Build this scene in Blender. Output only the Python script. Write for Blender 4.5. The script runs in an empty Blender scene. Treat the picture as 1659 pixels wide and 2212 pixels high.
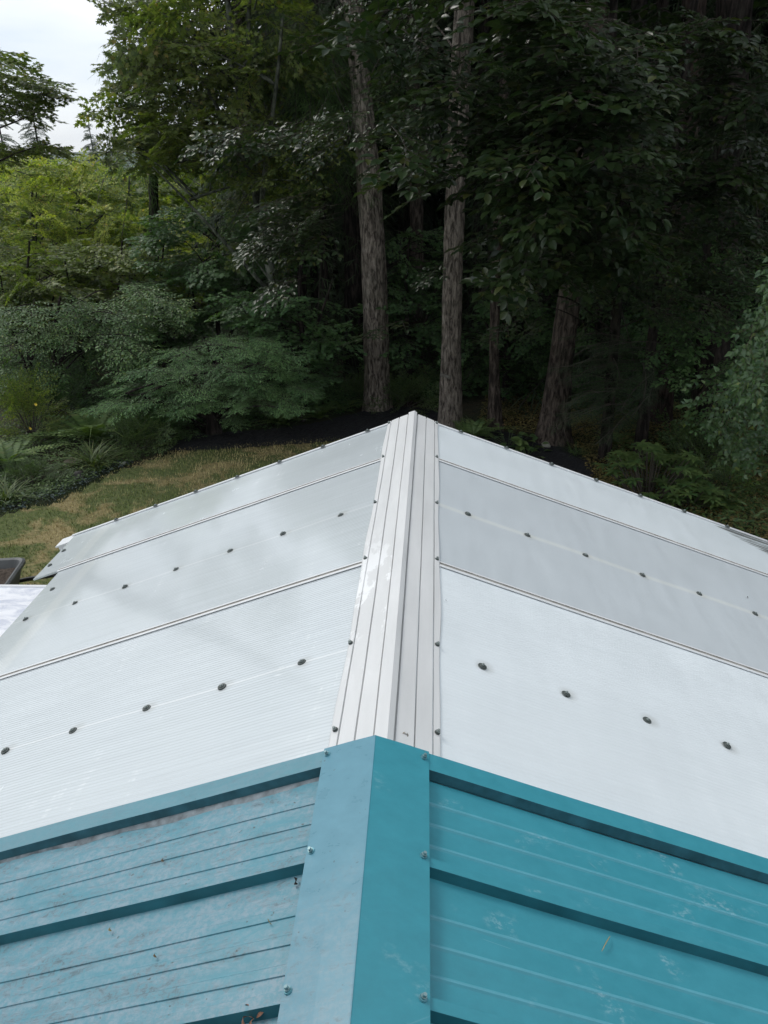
import bpy, math, random
import numpy as np
from mathutils import Matrix, Vector
R = math.radians
S = bpy.context.scene
rng = np.random.default_rng(7)
random.seed(7)

# ------------------------------------------------------------------ camera
FPX, PITCH, YAW, ROLL, CX, CZ = 1664.6, 0.4309, -0.0670, -0.0142, 0.1204, 1.4588
SA, SB = 0.3485, 0.3583                       # right / left roof slopes
fw = np.array([math.sin(YAW)*math.cos(PITCH), math.cos(YAW)*math.cos(PITCH), -math.sin(PITCH)])
rt = np.array([math.cos(YAW), -math.sin(YAW), 0.0]); up = np.cross(rt, fw)
cr = rt*math.cos(ROLL)+up*math.sin(ROLL); cu = up*math.cos(ROLL)-rt*math.sin(ROLL)
CAM = np.array([CX, 0.0, CZ])
cd = bpy.data.cameras.new('camera'); cam = bpy.data.objects.new('camera', cd)
S.collection.objects.link(cam); S.camera = cam
cd.sensor_fit = 'VERTICAL'; cd.sensor_height = 36.0; cd.sensor_width = 27.0
cd.lens = FPX/2212*36.0; cd.clip_start = 0.05; cd.clip_end = 6000
cam.matrix_world = Matrix(((cr[0], cu[0], -fw[0], CX), (cr[1], cu[1], -fw[1], 0), (cr[2], cu[2], -fw[2], CZ), (0, 0, 0, 1)))

# ------------------------------------------------------------------ sky, sun, exposure
SUN_EL, SUN_AZ = R(50), R(305)                # azimuth clockwise from +Y
w = bpy.data.worlds.new('World'); S.world = w; w.use_nodes = True
nt = w.node_tree; nt.nodes.clear()
wo = nt.nodes.new('ShaderNodeOutputWorld'); bg = nt.nodes.new('ShaderNodeBackground')
sky = nt.nodes.new('ShaderNodeTexSky'); sky.sky_type = 'NISHITA'; sky.sun_disc = False
sky.sun_elevation = SUN_EL; sky.sun_rotation = SUN_AZ
tc = nt.nodes.new('ShaderNodeTexCoord'); mp = nt.nodes.new('ShaderNodeMapping'); mp.inputs['Scale'].default_value = (1.2, 1.2, 5.0)
nz = nt.nodes.new('ShaderNodeTexNoise'); nz.inputs['Scale'].default_value = 3.0; nz.inputs['Detail'].default_value = 5
rp = nt.nodes.new('ShaderNodeValToRGB'); rp.color_ramp.elements[0].position = .3; rp.color_ramp.elements[1].position = .62
rp.color_ramp.elements[0].color = (7.2, 8.0, 9.0, 1); rp.color_ramp.elements[1].color = (9.6, 9.9, 10.2, 1)
mx = nt.nodes.new('ShaderNodeMixRGB'); mx.inputs[0].default_value = .88
nt.links.new(tc.outputs['Generated'], mp.inputs[0]); nt.links.new(mp.outputs[0], nz.inputs['Vector'])
nt.links.new(nz.outputs['Fac'], rp.inputs[0]); nt.links.new(sky.outputs[0], mx.inputs[1]); nt.links.new(rp.outputs[0], mx.inputs[2])
nt.links.new(mx.outputs[0], bg.inputs[0]); bg.inputs[1].default_value = .1; nt.links.new(bg.outputs[0], wo.inputs[0])
sl = bpy.data.lights.new('sun', 'SUN'); sl.energy = 1.0; sl.angle = R(18); sl.color = (1, .96, .9)
so = bpy.data.objects.new('sun', sl); S.collection.objects.link(so)
sd = Vector((math.sin(SUN_AZ)*math.cos(SUN_EL), math.cos(SUN_AZ)*math.cos(SUN_EL), math.sin(SUN_EL)))
so.rotation_euler = sd.to_track_quat('Z', 'Y').to_euler()
S.view_settings.view_transform = 'Standard'; S.view_settings.look = 'None'
S.view_settings.exposure = 0.25; S.view_settings.gamma = 1.0

# ------------------------------------------------------------------ helpers
GZ = -2.8
def at(px, py, Y):
    d = fw*FPX+cr*(px-829.5)-cu*(py-1106)
    return CAM+d*(Y/d[1])
def atz(px, py, z=GZ):
    d = fw*FPX+cr*(px-829.5)-cu*(py-1106)
    return CAM+d*((z-CZ)/d[2])
def link(o, parent=None):
    S.collection.objects.link(o)
    if parent is not None: o.parent = parent
    return o
def tag(o, label=None, cat=None, group=None, kind=None):
    if label: o['label'] = label
    if cat: o['category'] = cat
    if group: o['group'] = group
    if kind: o['kind'] = kind
    return o
def empty(name, loc=(0, 0, 0)):
    o = bpy.data.objects.new(name, None); o.location = loc; o.empty_display_size = .1
    return link(o)
def fastmesh(name, V, T, mats, mi=None, smooth=False):
    """V (n,3), T (m,3 or 4) numpy"""
    me = bpy.data.meshes.new(name)
    V = np.asarray(V, dtype=np.float32); T = np.asarray(T, dtype=np.int32); k = T.shape[1]
    me.vertices.add(len(V)); me.vertices.foreach_set('co', V.ravel())
    me.loops.add(T.size); me.loops.foreach_set('vertex_index', T.ravel())
    me.polygons.add(len(T)); me.polygons.foreach_set('loop_start', np.arange(0, T.size, k, dtype=np.int32))
    if mi is not None: me.polygons.foreach_set('material_index', np.asarray(mi, dtype=np.int32))
    if smooth: me.polygons.foreach_set('use_smooth', np.ones(len(T), dtype=bool))
    for m in (mats if isinstance(mats, (list, tuple)) else [mats]): me.materials.append(m)
    me.update(calc_edges=True); me.validate()
    return me
class MB:
    def __init__(s): s.v = []; s.f = []; s.m = []
    def add(s, V, F, m=0):
        b = len(s.v); s.v += [tuple(map(float, p)) for p in V]; s.f += [tuple(i+b for i in f) for f in F]; s.m += [m]*len(F)
    def box(s, c, h, M=None, m=0):
        P = [np.array([sx*h[0], sy*h[1], sz*h[2]]) for sx in (-1, 1) for sy in (-1, 1) for sz in (-1, 1)]
        if M is not None: P = [M@p for p in P]
        s.add([p+np.array(c) for p in P], [(0, 1, 3, 2), (4, 6, 7, 5), (0, 4, 5, 1), (2, 3, 7, 6), (0, 2, 6, 4), (1, 5, 7, 3)], m)
    def cyl(s, c, axis, r0, r1, h, n=16, m=0, capb=True):
        a = np.array(axis, float); a /= np.linalg.norm(a)
        t = np.cross(a, [0, 0, 1.0]) if abs(a[2]) < .9 else np.cross(a, [1.0, 0, 0]); t /= np.linalg.norm(t); b = np.cross(a, t)
        c = np.array(c, float); V = []
        for r, hh in ((r0, 0), (r1, h)):
            for i in range(n):
                q = 2*math.pi*i/n; V.append(c+a*hh+r*(t*math.cos(q)+b*math.sin(q)))
        F = [(i, (i+1) % n, n+(i+1) % n, n+i) for i in range(n)]+[tuple(range(n, 2*n))]
        if capb: F.append(tuple(range(n-1, -1, -1)))
        s.add(V, F, m)
    def build(s, name, mats, parent=None, smooth=False, bevel=0):
        me = bpy.data.meshes.new(name); me.from_pydata(s.v, [], s.f)
        for mm in (mats if isinstance(mats, (list, tuple)) else [mats]): me.materials.append(mm)
        me.polygons.foreach_set('material_index', s.m)
        if smooth: me.polygons.foreach_set('use_smooth', [True]*len(me.polygons))
        me.update(); o = bpy.data.objects.new(name, me)
        if bevel:
            b = o.modifiers.new('bevel', 'BEVEL'); b.width = bevel; b.segments = 2; b.limit_method = 'ANGLE'
        return link(o, parent)

# ------------------------------------------------------------------ materials
def mat(name):
    m = bpy.data.materials.new(name); m.use_nodes = True
    n = m.node_tree; b = n.nodes['Principled BSDF']
    return m, n, b
def node(n, t, **kw):
    x = n.nodes.new('ShaderNode'+t)
    for k, v in kw.items():
        if k in x.inputs: x.inputs[k].default_value = v
        else: setattr(x, k, v)
    return x
def coords(n, scale=(1, 1, 1), kind='Object', rot=(0, 0, 0)):
    c = node(n, 'TexCoord'); m = node(n, 'Mapping'); m.inputs['Scale'].default_value = scale; m.inputs['Rotation'].default_value = rot
    n.links.new(c.outputs[kind], m.inputs[0]); return m.outputs[0]
def noise(n, vec, scale, detail=4, rough=.55, dist=0):
    x = node(n, 'TexNoise', Scale=scale, Detail=detail, Roughness=rough, Distortion=dist); n.links.new(vec, x.inputs['Vector']); return x.outputs['Fac']
def ramp(n, fac, stops):
    r = node(n, 'ValToRGB'); e = r.color_ramp.elements
    while len(e) < len(stops): e.new(.5)
    for i, (p, c) in enumerate(stops):
        e[i].position = p; e[i].color = (c if len(c) == 4 else (*c, 1)) if not isinstance(c, (int, float)) else (c, c, c, 1)
    n.links.new(fac, r.inputs[0]); return r.outputs[0]
def mixc(n, fac, a, b, mode='MIX'):
    x = node(n, 'MixRGB', blend_type=mode)
    for k, v in ((0, fac), (1, a), (2, b)):
        if hasattr(v, 'is_output'): n.links.new(v, x.inputs[k])
        elif isinstance(v, (int, float)): x.inputs[k].default_value = v if k == 0 else (v, v, v, 1)
        else: x.inputs[k].default_value = (*v, 1)
    return x.outputs[0]
def math_(n, op, a, b=0.0):
    x = node(n, 'Math', operation=op)
    for k, v in ((0, a), (1, b)):
        if hasattr(v, 'is_output'): n.links.new(v, x.inputs[k])
        else: x.inputs[k].default_value = v
    return x.outputs[0]
def bump(n, b, h, strength=.5, dist=.01):
    x = node(n, 'Bump', Strength=strength, Distance=dist); n.links.new(h, x.inputs['Height']); n.links.new(x.outputs[0], b.inputs['Normal']); return x

def leafmat(name, c0, c1, c2=None, rough=.45, transl=.25, tint=None, spec=.5):
    """colour varies from leaf to leaf"""
    m, n, b = mat(name)
    g = node(n, 'NewGeometry')
    st = [(0, c0), (.6, c1)]+([(.93, c1), (1, c2)] if c2 else [(1, c1)])
    col = ramp(n, g.outputs['Random Per Island'], st)
    v = noise(n, coords(n, (1, 1, 1)), 1.3, 2)
    col = mixc(n, 1.0, col, ramp(n, v, [(.3, (.65, .72, .7)), (.7, (1.25, 1.2, 1.05))]), 'MULTIPLY')
    n.links.new(col, b.inputs['Base Color']); b.inputs['Roughness'].default_value = rough
    b.inputs['Specular IOR Level'].default_value = spec
    tr = node(n, 'BsdfTranslucent'); ms = node(n, 'MixShader'); ms.inputs[0].default_value = transl
    tcol = mixc(n, 1.0, col, (1.3, 1.5, .5), 'MULTIPLY')
    n.links.new(tcol, tr.inputs[0]); n.links.new(b.outputs[0], ms.inputs[1]); n.links.new(tr.outputs[0], ms.inputs[2])
    n.links.new(ms.outputs[0], n.nodes['Material Output'].inputs[0])
    return m
def barkmat(name, c0, c1, scale=14, stretch=.18, strength=1.0):
    m, n, b = mat(name)
    vec = coords(n, (1, 1, stretch))
    f = noise(n, vec, scale, 6, .65, .6)
    big = noise(n, coords(n), 1.2, 3)
    col = ramp(n, f, [(.40, tuple(x*.32 for x in c0)), (.49, c0), (.62, c1)])
    col = mixc(n, 1.0, col, ramp(n, big, [(.3, .7), (.7, 1.2)]), 'MULTIPLY')
    moss = ramp(n, noise(n, coords(n), 2.2, 4), [(.56, 0.0), (.72, .5)])
    col = mixc(n, moss, col, (.06, .07, .045))
    n.links.new(col, b.inputs['Base Color']); b.inputs['Roughness'].default_value = .95
    b.inputs['Specular IOR Level'].default_value = .15
    bump(n, b, f, strength, .09)
    return m
def plainmat(name, c, rough=.6, metal=0, var=.15, scale=6, bumpd=0):
    m, n, b = mat(name)
    f = noise(n, coords(n), scale, 4)
    col = mixc(n, 1.0, c, ramp(n, f, [(.3, 1-var), (.7, 1+var)]), 'MULTIPLY')
    n.links.new(col, b.inputs['Base Color']); b.inputs['Roughness'].default_value = rough; b.inputs['Metallic'].default_value = metal
    if bumpd: bump(n, b, f, .6, bumpd)
    return m

# twin-wall polycarbonate; object space: x down the slope (u), y along the ridge, z out of the sheet
def polymat(name, base, rough, ribs=.5, streak=.5, grime=.0, line=None, dirtcorner=False, uline=None):
    m, n, b = mat(name)
    c = node(n, 'TexCoord'); sp = node(n, 'SeparateXYZ'); n.links.new(c.outputs['Object'], sp.inputs[0])
    U, Yc = sp.outputs[0], sp.outputs[1]
    wav = math_(n, 'SINE', math_(n, 'MULTIPLY', Yc, 2*math.pi/.0155))
    st = noise(n, coords(n, (1.6, 60, 1)), 1.0, 4, .6)          # thin streaks running down the flutes
    cl = noise(n, coords(n, (1.1, 2.2, 1)), 1.7, 4, .6)
    sm = noise(n, coords(n, (9, 1.6, 1)), 1.5, 4, .6)
    col = mixc(n, 1.0, base, ramp(n, st, [(.3, 1-.05*streak), (.7, 1+.05*streak)]), 'MULTIPLY')
    col = mixc(n, 1.0, col, ramp(n, cl, [(.3, .985), (.7, 1.01)]), 'MULTIPLY')
    # grey dirt ring round each row of fixings
    du = math_(n, 'MULTIPLY', math_(n, 'SUBTRACT', math_(n, 'FRACT', math_(n, 'ADD', math_(n, 'DIVIDE', math_(n, 'SUBTRACT', U, .33), .306), .5)), .5), .306)
    dy = math_(n, 'MINIMUM', math_(n, 'ABSOLUTE', math_(n, 'SUBTRACT', Yc, 2.17)), math_(n, 'ABSOLUTE', math_(n, 'SUBTRACT', Yc, 3.385)))
    rr_ = math_(n, 'SQRT', math_(n, 'ADD', math_(n, 'MULTIPLY', du, du), math_(n, 'MULTIPLY', dy, dy)))
    col = mixc(n, math_(n, 'MULTIPLY', ramp(n, math_(n, 'MULTIPLY', rr_, 10.0), [(.16, 1.0), (.42, 0.0)]), .35), col, (.42, .42, .38))
    # wiped dust marks, broken up by the flutes
    mk = math_(n, 'MULTIPLY', ramp(n, sm, [(.60, 0.0), (.70, 1.0)]), ramp(n, st, [(.52, 0.0), (.62, 1.0)]))
    col = mixc(n, math_(n, 'MULTIPLY', mk, .45*streak), col, (.95, .97, .97))
    if grime:
        gr = ramp(n, noise(n, coords(n, (1, 3, 1)), 60, 3, .7), [(.66, 0.0), (.76, 1.0)])
        gm = math_(n, 'MULTIPLY', gr, ramp(n, noise(n, coords(n), 2.0, 2), [(.55, 0.0), (.7, 1.0)]))
        col = mixc(n, math_(n, 'MULTIPLY', gm, grime), col, (.25, .26, .24))
    if line is not None:      # pale band where the sheet lies on the bar below
        for yy, hw, amt, cc in line:
            d = math_(n, 'ABSOLUTE', math_(n, 'SUBTRACT', Yc, yy))
            k = ramp(n, math_(n, 'DIVIDE', d, hw), [(.3, 1.0), (1, 0.0)])
            col = mixc(n, math_(n, 'MULTIPLY', k, amt), col, cc)
    if uline:
        k = ramp(n, math_(n, 'DIVIDE', math_(n, 'ABSOLUTE', math_(n, 'SUBTRACT', U, uline)), .06), [(.5, 1.0), (1, 0.0)])
        col = mixc(n, math_(n, 'MULTIPLY', k, .35), col, (.84, .86, .83))
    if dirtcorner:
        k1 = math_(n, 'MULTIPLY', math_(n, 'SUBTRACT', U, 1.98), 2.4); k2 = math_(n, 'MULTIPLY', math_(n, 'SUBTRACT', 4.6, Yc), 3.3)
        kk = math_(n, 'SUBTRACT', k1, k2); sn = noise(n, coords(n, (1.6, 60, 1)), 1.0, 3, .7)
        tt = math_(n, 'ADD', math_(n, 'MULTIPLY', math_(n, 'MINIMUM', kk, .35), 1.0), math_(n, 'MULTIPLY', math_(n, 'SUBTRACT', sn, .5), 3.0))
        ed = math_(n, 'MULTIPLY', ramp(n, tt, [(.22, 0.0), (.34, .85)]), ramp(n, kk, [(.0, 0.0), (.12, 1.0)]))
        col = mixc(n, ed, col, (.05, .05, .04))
    n.links.new(col, b.inputs['Base Color'])
    rg = mixc(n, 1.0, ramp(n, cl, [(.38, rough*(1-.45*streak)), (.62, rough*(1+.5*streak))]), ramp(n, sm, [(.4, .85), (.7, 1.3)]), 'MULTIPLY')
    n.links.new(rg, b.inputs['Roughness'])
    hgt = mixc(n, .25*streak, wav, st)
    bump(n, b, hgt, ribs, .0006)
    b.inputs['IOR'].default_value = 1.58
    if streak >= .8: b.inputs['Coat Weight'].default_value = .8; b.inputs['Coat Roughness'].default_value = .09
    return m
M_polyL = polymat('polycarbonate_left', (.64, .69, .71), .15, 1.0, 1.0, .2, line=[(2.17, .008, .5, (.85, .87, .87)), (3.385, .008, .5, (.85, .87, .87))], uline=2.03)
M_polyLf = polymat('polycarbonate_left_far', (.64, .69, .71), .18, .5, .8, 0, uline=2.2)
M_polyR = polymat('polycarbonate_right', (.79, .845, .87), .42, .6, .35, .08)
M_polyRm = polymat('polycarbonate_right_grey', (.55, .595, .62), .55, .15, .08, .0, line=[(3.385, .028, .35, (.78, .79, .72))])
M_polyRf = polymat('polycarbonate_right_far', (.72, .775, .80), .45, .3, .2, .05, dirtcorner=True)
def alumat():
    m, n, b = mat('white_cap_metal')
    st = noise(n, coords(n, (6, 1.0, 6)), 2.0, 5, .6)
    sc = noise(n, coords(n, (3, 1.5, 3)), 3.2, 6, .7)
    col = ramp(n, st, [(.3, (.69, .695, .69)), (.7, (.78, .785, .78))])
    c = node(n, 'TexCoord'); sp = node(n, 'SeparateXYZ'); n.links.new(c.outputs['Object'], sp.inputs[0])
    near = ramp(n, math_(n, 'MULTIPLY', math_(n, 'ABSOLUTE', math_(n, 'SUBTRACT', sp.outputs[1], 2.5)), 1.6), [(.2, 1.0), (.95, 0.0)])
    side = ramp(n, math_(n, 'MULTIPLY', sp.outputs[0], -12.0), [(.25, 0.0), (.45, 1.0)])
    mk = math_(n, 'MULTIPLY', math_(n, 'MULTIPLY', ramp(n, sc, [(.52, 0.0), (.57, 1.0)]), near), side)
    col = mixc(n, mk, col, (.93, .94, .94))
    n.links.new(col, b.inputs['Base Color']); b.inputs['Roughness'].default_value = .38
    return m
M_cap = alumat()
def seammat():
    m, n, b = mat('seam_strip')
    f = noise(n, coords(n, (3, 20, 1)), 6, 5, .7)
    n.links.new(ramp(n, f, [(.35, (.26, .25, .22)), (.5, (.42, .41, .38)), (.7, (.52, .51, .48))]), b.inputs['Base Color']); b.inputs['Roughness'].default_value = .6
    return m
M_seam = seammat()
M_whitetrim = plainmat('white_trim', (.78, .79, .80), .45, 0, .05)
M_washer = plainmat('rubber_washer', (.075, .09, .085), .5, 0, .2, 80)
M_zinc = plainmat('painted_hex_head', (.30, .34, .33), .35, .3, .2, 80)

def tealmat(name, base, chalk, chalkamt, rough, smudge=0, stain=0, ybias=None):
    m, n, b = mat(name)
    v = coords(n)
    a = noise(n, coords(n, (1.3, 2.6, 1)), 3.0, 6, .72, .7)
    fine = noise(n, v, 70, 3, .8)
    mid = noise(n, coords(n, (1, 1.5, 1)), 14, 5, .7)
    col = mixc(n, 1.0, base, ramp(n, mid, [(.3, .93), (.7, 1.07)]), 'MULTIPLY')
    if chalkamt:
        k = math_(n, 'MULTIPLY', ramp(n, a, [(.36, 0.0), (.54, 1.0)]), ramp(n, fine, [(.40, .25), (.58, 1.0)]))
        if ybias:
            c = node(n, 'TexCoord'); sp = node(n, 'SeparateXYZ'); n.links.new(c.outputs['Object'], sp.inputs[0])
            k = math_(n, 'MULTIPLY', k, ramp(n, math_(n, 'ADD', math_(n, 'SUBTRACT', ybias, sp.outputs[1]), math_(n, 'MULTIPLY', math_(n, 'SUBTRACT', mid, .5), .5)), [(.0, 0.0), (.25, 1.0)]))
        col = mixc(n, math_(n, 'MULTIPLY', k, chalkamt), col, chalk)
    if stain:
        s2 = ramp(n, noise(n, coords(n, (1.0, 4, 1)), 4.5, 6, .78, .8), [(.50, 0.0), (.64, 1.0)])
        sp2 = ramp(n, fine, [(.46, .12), (.56, 1.0)])
        if ybias: sp2 = math_(n, 'MULTIPLY', sp2, k)
        col = mixc(n, math_(n, 'MULTIPLY', math_(n, 'MULTIPLY', s2, sp2), stain), col, (.085, .15, .175))
        dots = ramp(n, noise(n, v, 55, 2, .5), [(.72, 0.0), (.76, 1.0)])
        col = mixc(n, math_(n, 'MULTIPLY', dots, stain*.8), col, (.06, .07, .06))
    if smudge:
        patch = ramp(n, noise(n, coords(n, (1.2, 1.4, 1)), 5.5, 2, .5), [(.60, 0.0), (.70, 1.0)])
        brk = ramp(n, noise(n, coords(n, (1, 1.6, 1)), 48, 5, .7), [(.5, 0.0), (.66, 1.0)])
        col = mixc(n, math_(n, 'MULTIPLY', math_(n, 'MULTIPLY', patch, brk), smudge), col, (.50, .68, .74))
        scr = node(n, 'TexVoronoi', feature='DISTANCE_TO_EDGE', Scale=2.6); n.links.new(coords(n, (.6, 1.9, 1), rot=(0, 0, .5)), scr.inputs['Vector'])
        thin = math_(n, 'MULTIPLY', ramp(n, scr.outputs[0], [(.0, 1.0), (.003, 0.0)]), ramp(n, noise(n, v, 7, 3), [(.60, 0.0), (.66, 1.0)]))
        col = mixc(n, math_(n, 'MULTIPLY', thin, smudge*.7), col, (.42, .6, .66))
    n.links.new(col, b.inputs['Base Color'])
    n.links.new(ramp(n, mid, [(.3, rough*.85), (.7, rough*1.2)]), b.inputs['Roughness'])
    bump(n, b, fine, .08, .001)
    return m
TEAL = (.048, .300, .375)
M_tealR = tealmat('teal_paint_clean', TEAL, TEAL, 0, .36, smudge=.45)
M_tealC = tealmat('teal_paint_cap', TEAL, TEAL, 0, .36, smudge=.22)
M_tealCL = tealmat('teal_paint_cap_weathered', (.115, .30, .385), (.20, .335, .40), .8, .30, stain=.7, ybias=-.24)
M_tealL = tealmat('teal_paint_weathered', (.080, .275, .345), (.225, .335, .395), .95, .36, stain=.9)
M_tealT = tealmat('teal_trim', (.10, .28, .34), (.2, .3, .36), .35, .35, stain=.35)
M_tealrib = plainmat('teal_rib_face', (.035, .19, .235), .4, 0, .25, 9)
M_tealglint = tealmat('teal_bead_glint', (.11, .39, .48), TEAL, 0, .4, smudge=.6)  # paler teal: sky glint along the bead edges, painted into the colour
M_galv = plainmat('dirty_sealant', (.19, .225, .245), .7, .0, .5, 30)
M_tealedge = plainmat('teal_trim_face', (.05, .16, .20), .5, 0, .35, 14)  # darker, mottled teal for the face that drops to the sheet

# ------------------------------------------------------------------ ground
def groundmat():
    m, n, b = mat('forest_floor'); v = coords(n)
    a = noise(n, v, .55, 5, .6); f = noise(n, v, 9, 6, .75)
    col = ramp(n, f, [(.3, (.018, .016, .011)), (.5, (.05, .045, .024)), (.7, (.10, .075, .038))])
    gr = ramp(n, f, [(.3, (.014, .026, .010)), (.7, (.05, .075, .022))])
    col = mixc(n, ramp(n, a, [(.42, 0.0), (.56, 1.0)]), col, gr)
    n.links.new(col, b.inputs['Base Color']); b.inputs['Roughness'].default_value = 1; bump(n, b, f, 1, .06); return m
def lawnmat():
    m, n, b = mat('lawn_soil'); v = coords(n)
    a = noise(n, v, 1.4, 6, .7, .5); f = noise(n, v, 22, 5, .7)
    col = ramp(n, f, [(.3, (.20, .16, .07)), (.7, (.38, .31, .15))])
    gr = ramp(n, f, [(.3, (.06, .09, .025)), (.7, (.16, .18, .06))])
    col = mixc(n, ramp(n, a, [(.42, 0.0), (.52, 1.0)]), col, gr)
    n.links.new(col, b.inputs['Base Color']); b.inputs['Roughness'].default_value = 1; bump(n, b, f, 1, .03); return m
def grassmat():
    m, n, b = mat('grass_blades'); v = coords(n)
    a = noise(n, v, 1.4, 6, .7, .5)
    g = node(n, 'NewGeometry')
    dry = ramp(n, g.outputs['Random Per Island'], [(0, (.30, .25, .10)), (1, (.56, .47, .23))])
    gr = ramp(n, g.outputs['Random Per Island'], [(0, (.09, .145, .035)), (1, (.25, .29, .085))])
    sp = node(n, 'SeparateXYZ'); n.links.new(v, sp.inputs[0])
    bias = math_(n, 'MULTIPLY', math_(n, 'SUBTRACT', sp.outputs[1], 9.5), -.03)
    aa = math_(n, 'ADD', math_(n, 'SUBTRACT', a, .02), bias)
    n.links.new(mixc(n, ramp(n, aa, [(.44, 0.0), (.53, 1.0)]), dry, gr), b.inputs['Base Color']); b.inputs['Roughness'].default_value = .8; return m
def mulchmat():
    m, n, b = mat('black_mulch'); v = coords(n)
    f = noise(n, v, 38, 6, .85)
    n.links.new(ramp(n, f, [(.38, (.004, .004, .006)), (.54, (.016, .016, .022)), (.62, (.06, .06, .07)), (.72, (.16, .14, .12))]), b.inputs['Base Color'])
    b.inputs['Roughness'].default_value = .85; bump(n, b, f, 1, .06); return m

def snoise(x, y, seed=0, f=1.0):
    r = np.random.default_rng(seed); o = np.zeros_like(x, dtype=float)
    for k in range(6):
        a, b_, p = r.uniform(-1, 1)*f*1.7**k, r.uniform(-1, 1)*f*1.7**k, r.uniform(0, 6.28)
        o += np.sin(a*x+b_*y+p)/1.5**k
    return o/2.5
def hfar(x, y):
    # the land drops away behind the first trees on the left, hills on the horizon
    d = np.hypot(x, y)
    h = -np.clip((y-20)/120, 0, 1)*9*np.clip((40-x)/60, 0, 1)
    return GZ+h
def grid_sheet():
    xs = np.concatenate([-np.geomspace(2500, 14, 26), np.linspace(-13, 13, 54), np.geomspace(14, 2500, 26)])
    ys = np.concatenate([-np.geomspace(2500, 8, 18), np.linspace(-7, 24, 63), np.geomspace(25, 2500, 34)])
    X, Y = np.meshgrid(xs, ys); near = np.exp(-(np.maximum(0, np.hypot(X, Y-8)-10)/8)**2)
    Z = hfar(X, Y)+.03*snoise(X, Y, 3, 1.0)*near-.03+.0
    # bank rising in the trees behind the mulch on the right
    V = np.stack([X, Y, Z], -1).reshape(-1, 3); nx = len(xs); ny = len(ys)
    i = np.arange(nx*ny).reshape(ny, nx)
    F = np.stack([i[:-1, :-1], i[:-1, 1:], i[1:, 1:], i[1:, :-1]], -1).reshape(-1, 4)
    return V, F
V, F = grid_sheet()
ground = link(bpy.data.objects.new('ground', fastmesh('ground', V, F, groundmat(), smooth=True))); tag(ground, kind='structure')

def inpoly(P, poly):
    x, y = P[:, 0], P[:, 1]; c = np.zeros(len(P), bool); n = len(poly)
    for i in range(n):
        x0, y0 = poly[i]; x1, y1 = poly[(i+1) % n]
        k = ((y0 > y) != (y1 > y)) & (x < (x1-x0)*(y-y0)/(y1-y0+1e-12)+x0); c ^= k
    return c
def smooth_poly(pts, n=8):
    p = np.array(pts); out = []
    for i in range(len(p)):
        a, b_, c, d = p[i-1], p[i], p[(i+1) % len(p)], p[(i+2) % len(p)]
        for t in np.linspace(0, 1, n, endpoint=False):
            out.append(.5*((2*b_)+(-a+c)*t+(2*a-5*b_+4*c-d)*t*t+(-a+3*b_-3*c+d)*t**3))
    return np.array(out)
def patch_sheet(name, poly, step, z, amp, mt, kind='structure', dome=0, seed=5):
    poly = np.array(poly); lo = poly.min(0)-step; hi = poly.max(0)+step
    xs = np.arange(lo[0], hi[0], step); ys = np.arange(lo[1], hi[1], step); X, Y = np.meshgrid(xs, ys)
    inside = inpoly(np.stack([X.ravel(), Y.ravel()], -1), poly).reshape(X.shape)
    # distance to edge
    seg = np.stack([poly, np.roll(poly, -1, 0)], 1); P = np.stack([X.ravel(), Y.ravel()], -1); dm = np.full(len(P), 1e9)
    for a, b_ in seg:
        ab = b_-a; t = np.clip(((P-a)@ab)/(ab@ab+1e-9), 0, 1); dm = np.minimum(dm, np.linalg.norm(P-a-t[:, None]*ab, axis=1))
    dm = dm.reshape(X.shape)*np.where(inside, 1, -1)
    Z = z+amp*snoise(X, Y, seed, 5.0)*np.clip(dm/.2, 0, 1)+dome*np.clip(dm/.35, -.6, 1)
    if amp > .015: Z += rng.uniform(-.5, 1, X.shape)*amp*np.clip(dm/.1, 0, 1)
    i = np.arange(X.size).reshape(X.shape)
    F = np.stack([i[:-1, :-1], i[:-1, 1:], i[1:, 1:], i[1:, :-1]], -1)
    k = (dm[:-1, :-1] > -step*1.5) & (dm[1:, 1:] > -step*1.5) if dome else inside[:-1, :-1] & inside[1:, 1:] & inside[1:, :-1] & inside[:-1, 1:]
    F = F[k].reshape(-1, 4); o = link(bpy.data.objects.new(name, fastmesh(name, np.stack([X, Y, Z], -1).reshape(-1, 3), F, mt, smooth=not dome)))
    tag(o, kind=kind); return o
def gp(px, py): return tuple(atz(px, py)[:2])
lawn_poly = smooth_poly([gp(0, 1112), gp(110, 1088), gp(240, 1022), gp(365, 978), gp(450, 966), gp(600, 958), gp(720, 948), gp(830, 935), (-.2, 11.2), (2.2, 9.6), (3.6, 8.0), (3.6, 1.0), (-7, 1.0), (-8.5, 6)])
lawn = patch_sheet('lawn', lawn_poly, .12, GZ+.012, .006, lawnmat())
mulch_poly = smooth_poly([gp(365, 972), gp(410, 945), gp(470, 940), gp(600, 930), gp(700, 915), gp(790, 893), gp(870, 882), gp(960, 895), gp(1040, 925), gp(1140, 950), gp(1230, 975), gp(1275, 1015), gp(1265, 1060),
                          (2.3, 9.0), (1.4, 9.6), (.3, 10.6), gp(800, 945), gp(700, 955), gp(560, 965), gp(450, 972)])
mulch = patch_sheet('mulch_bed', mulch_poly, .05, GZ+.03, .022, mulchmat(), dome=.02)

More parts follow.
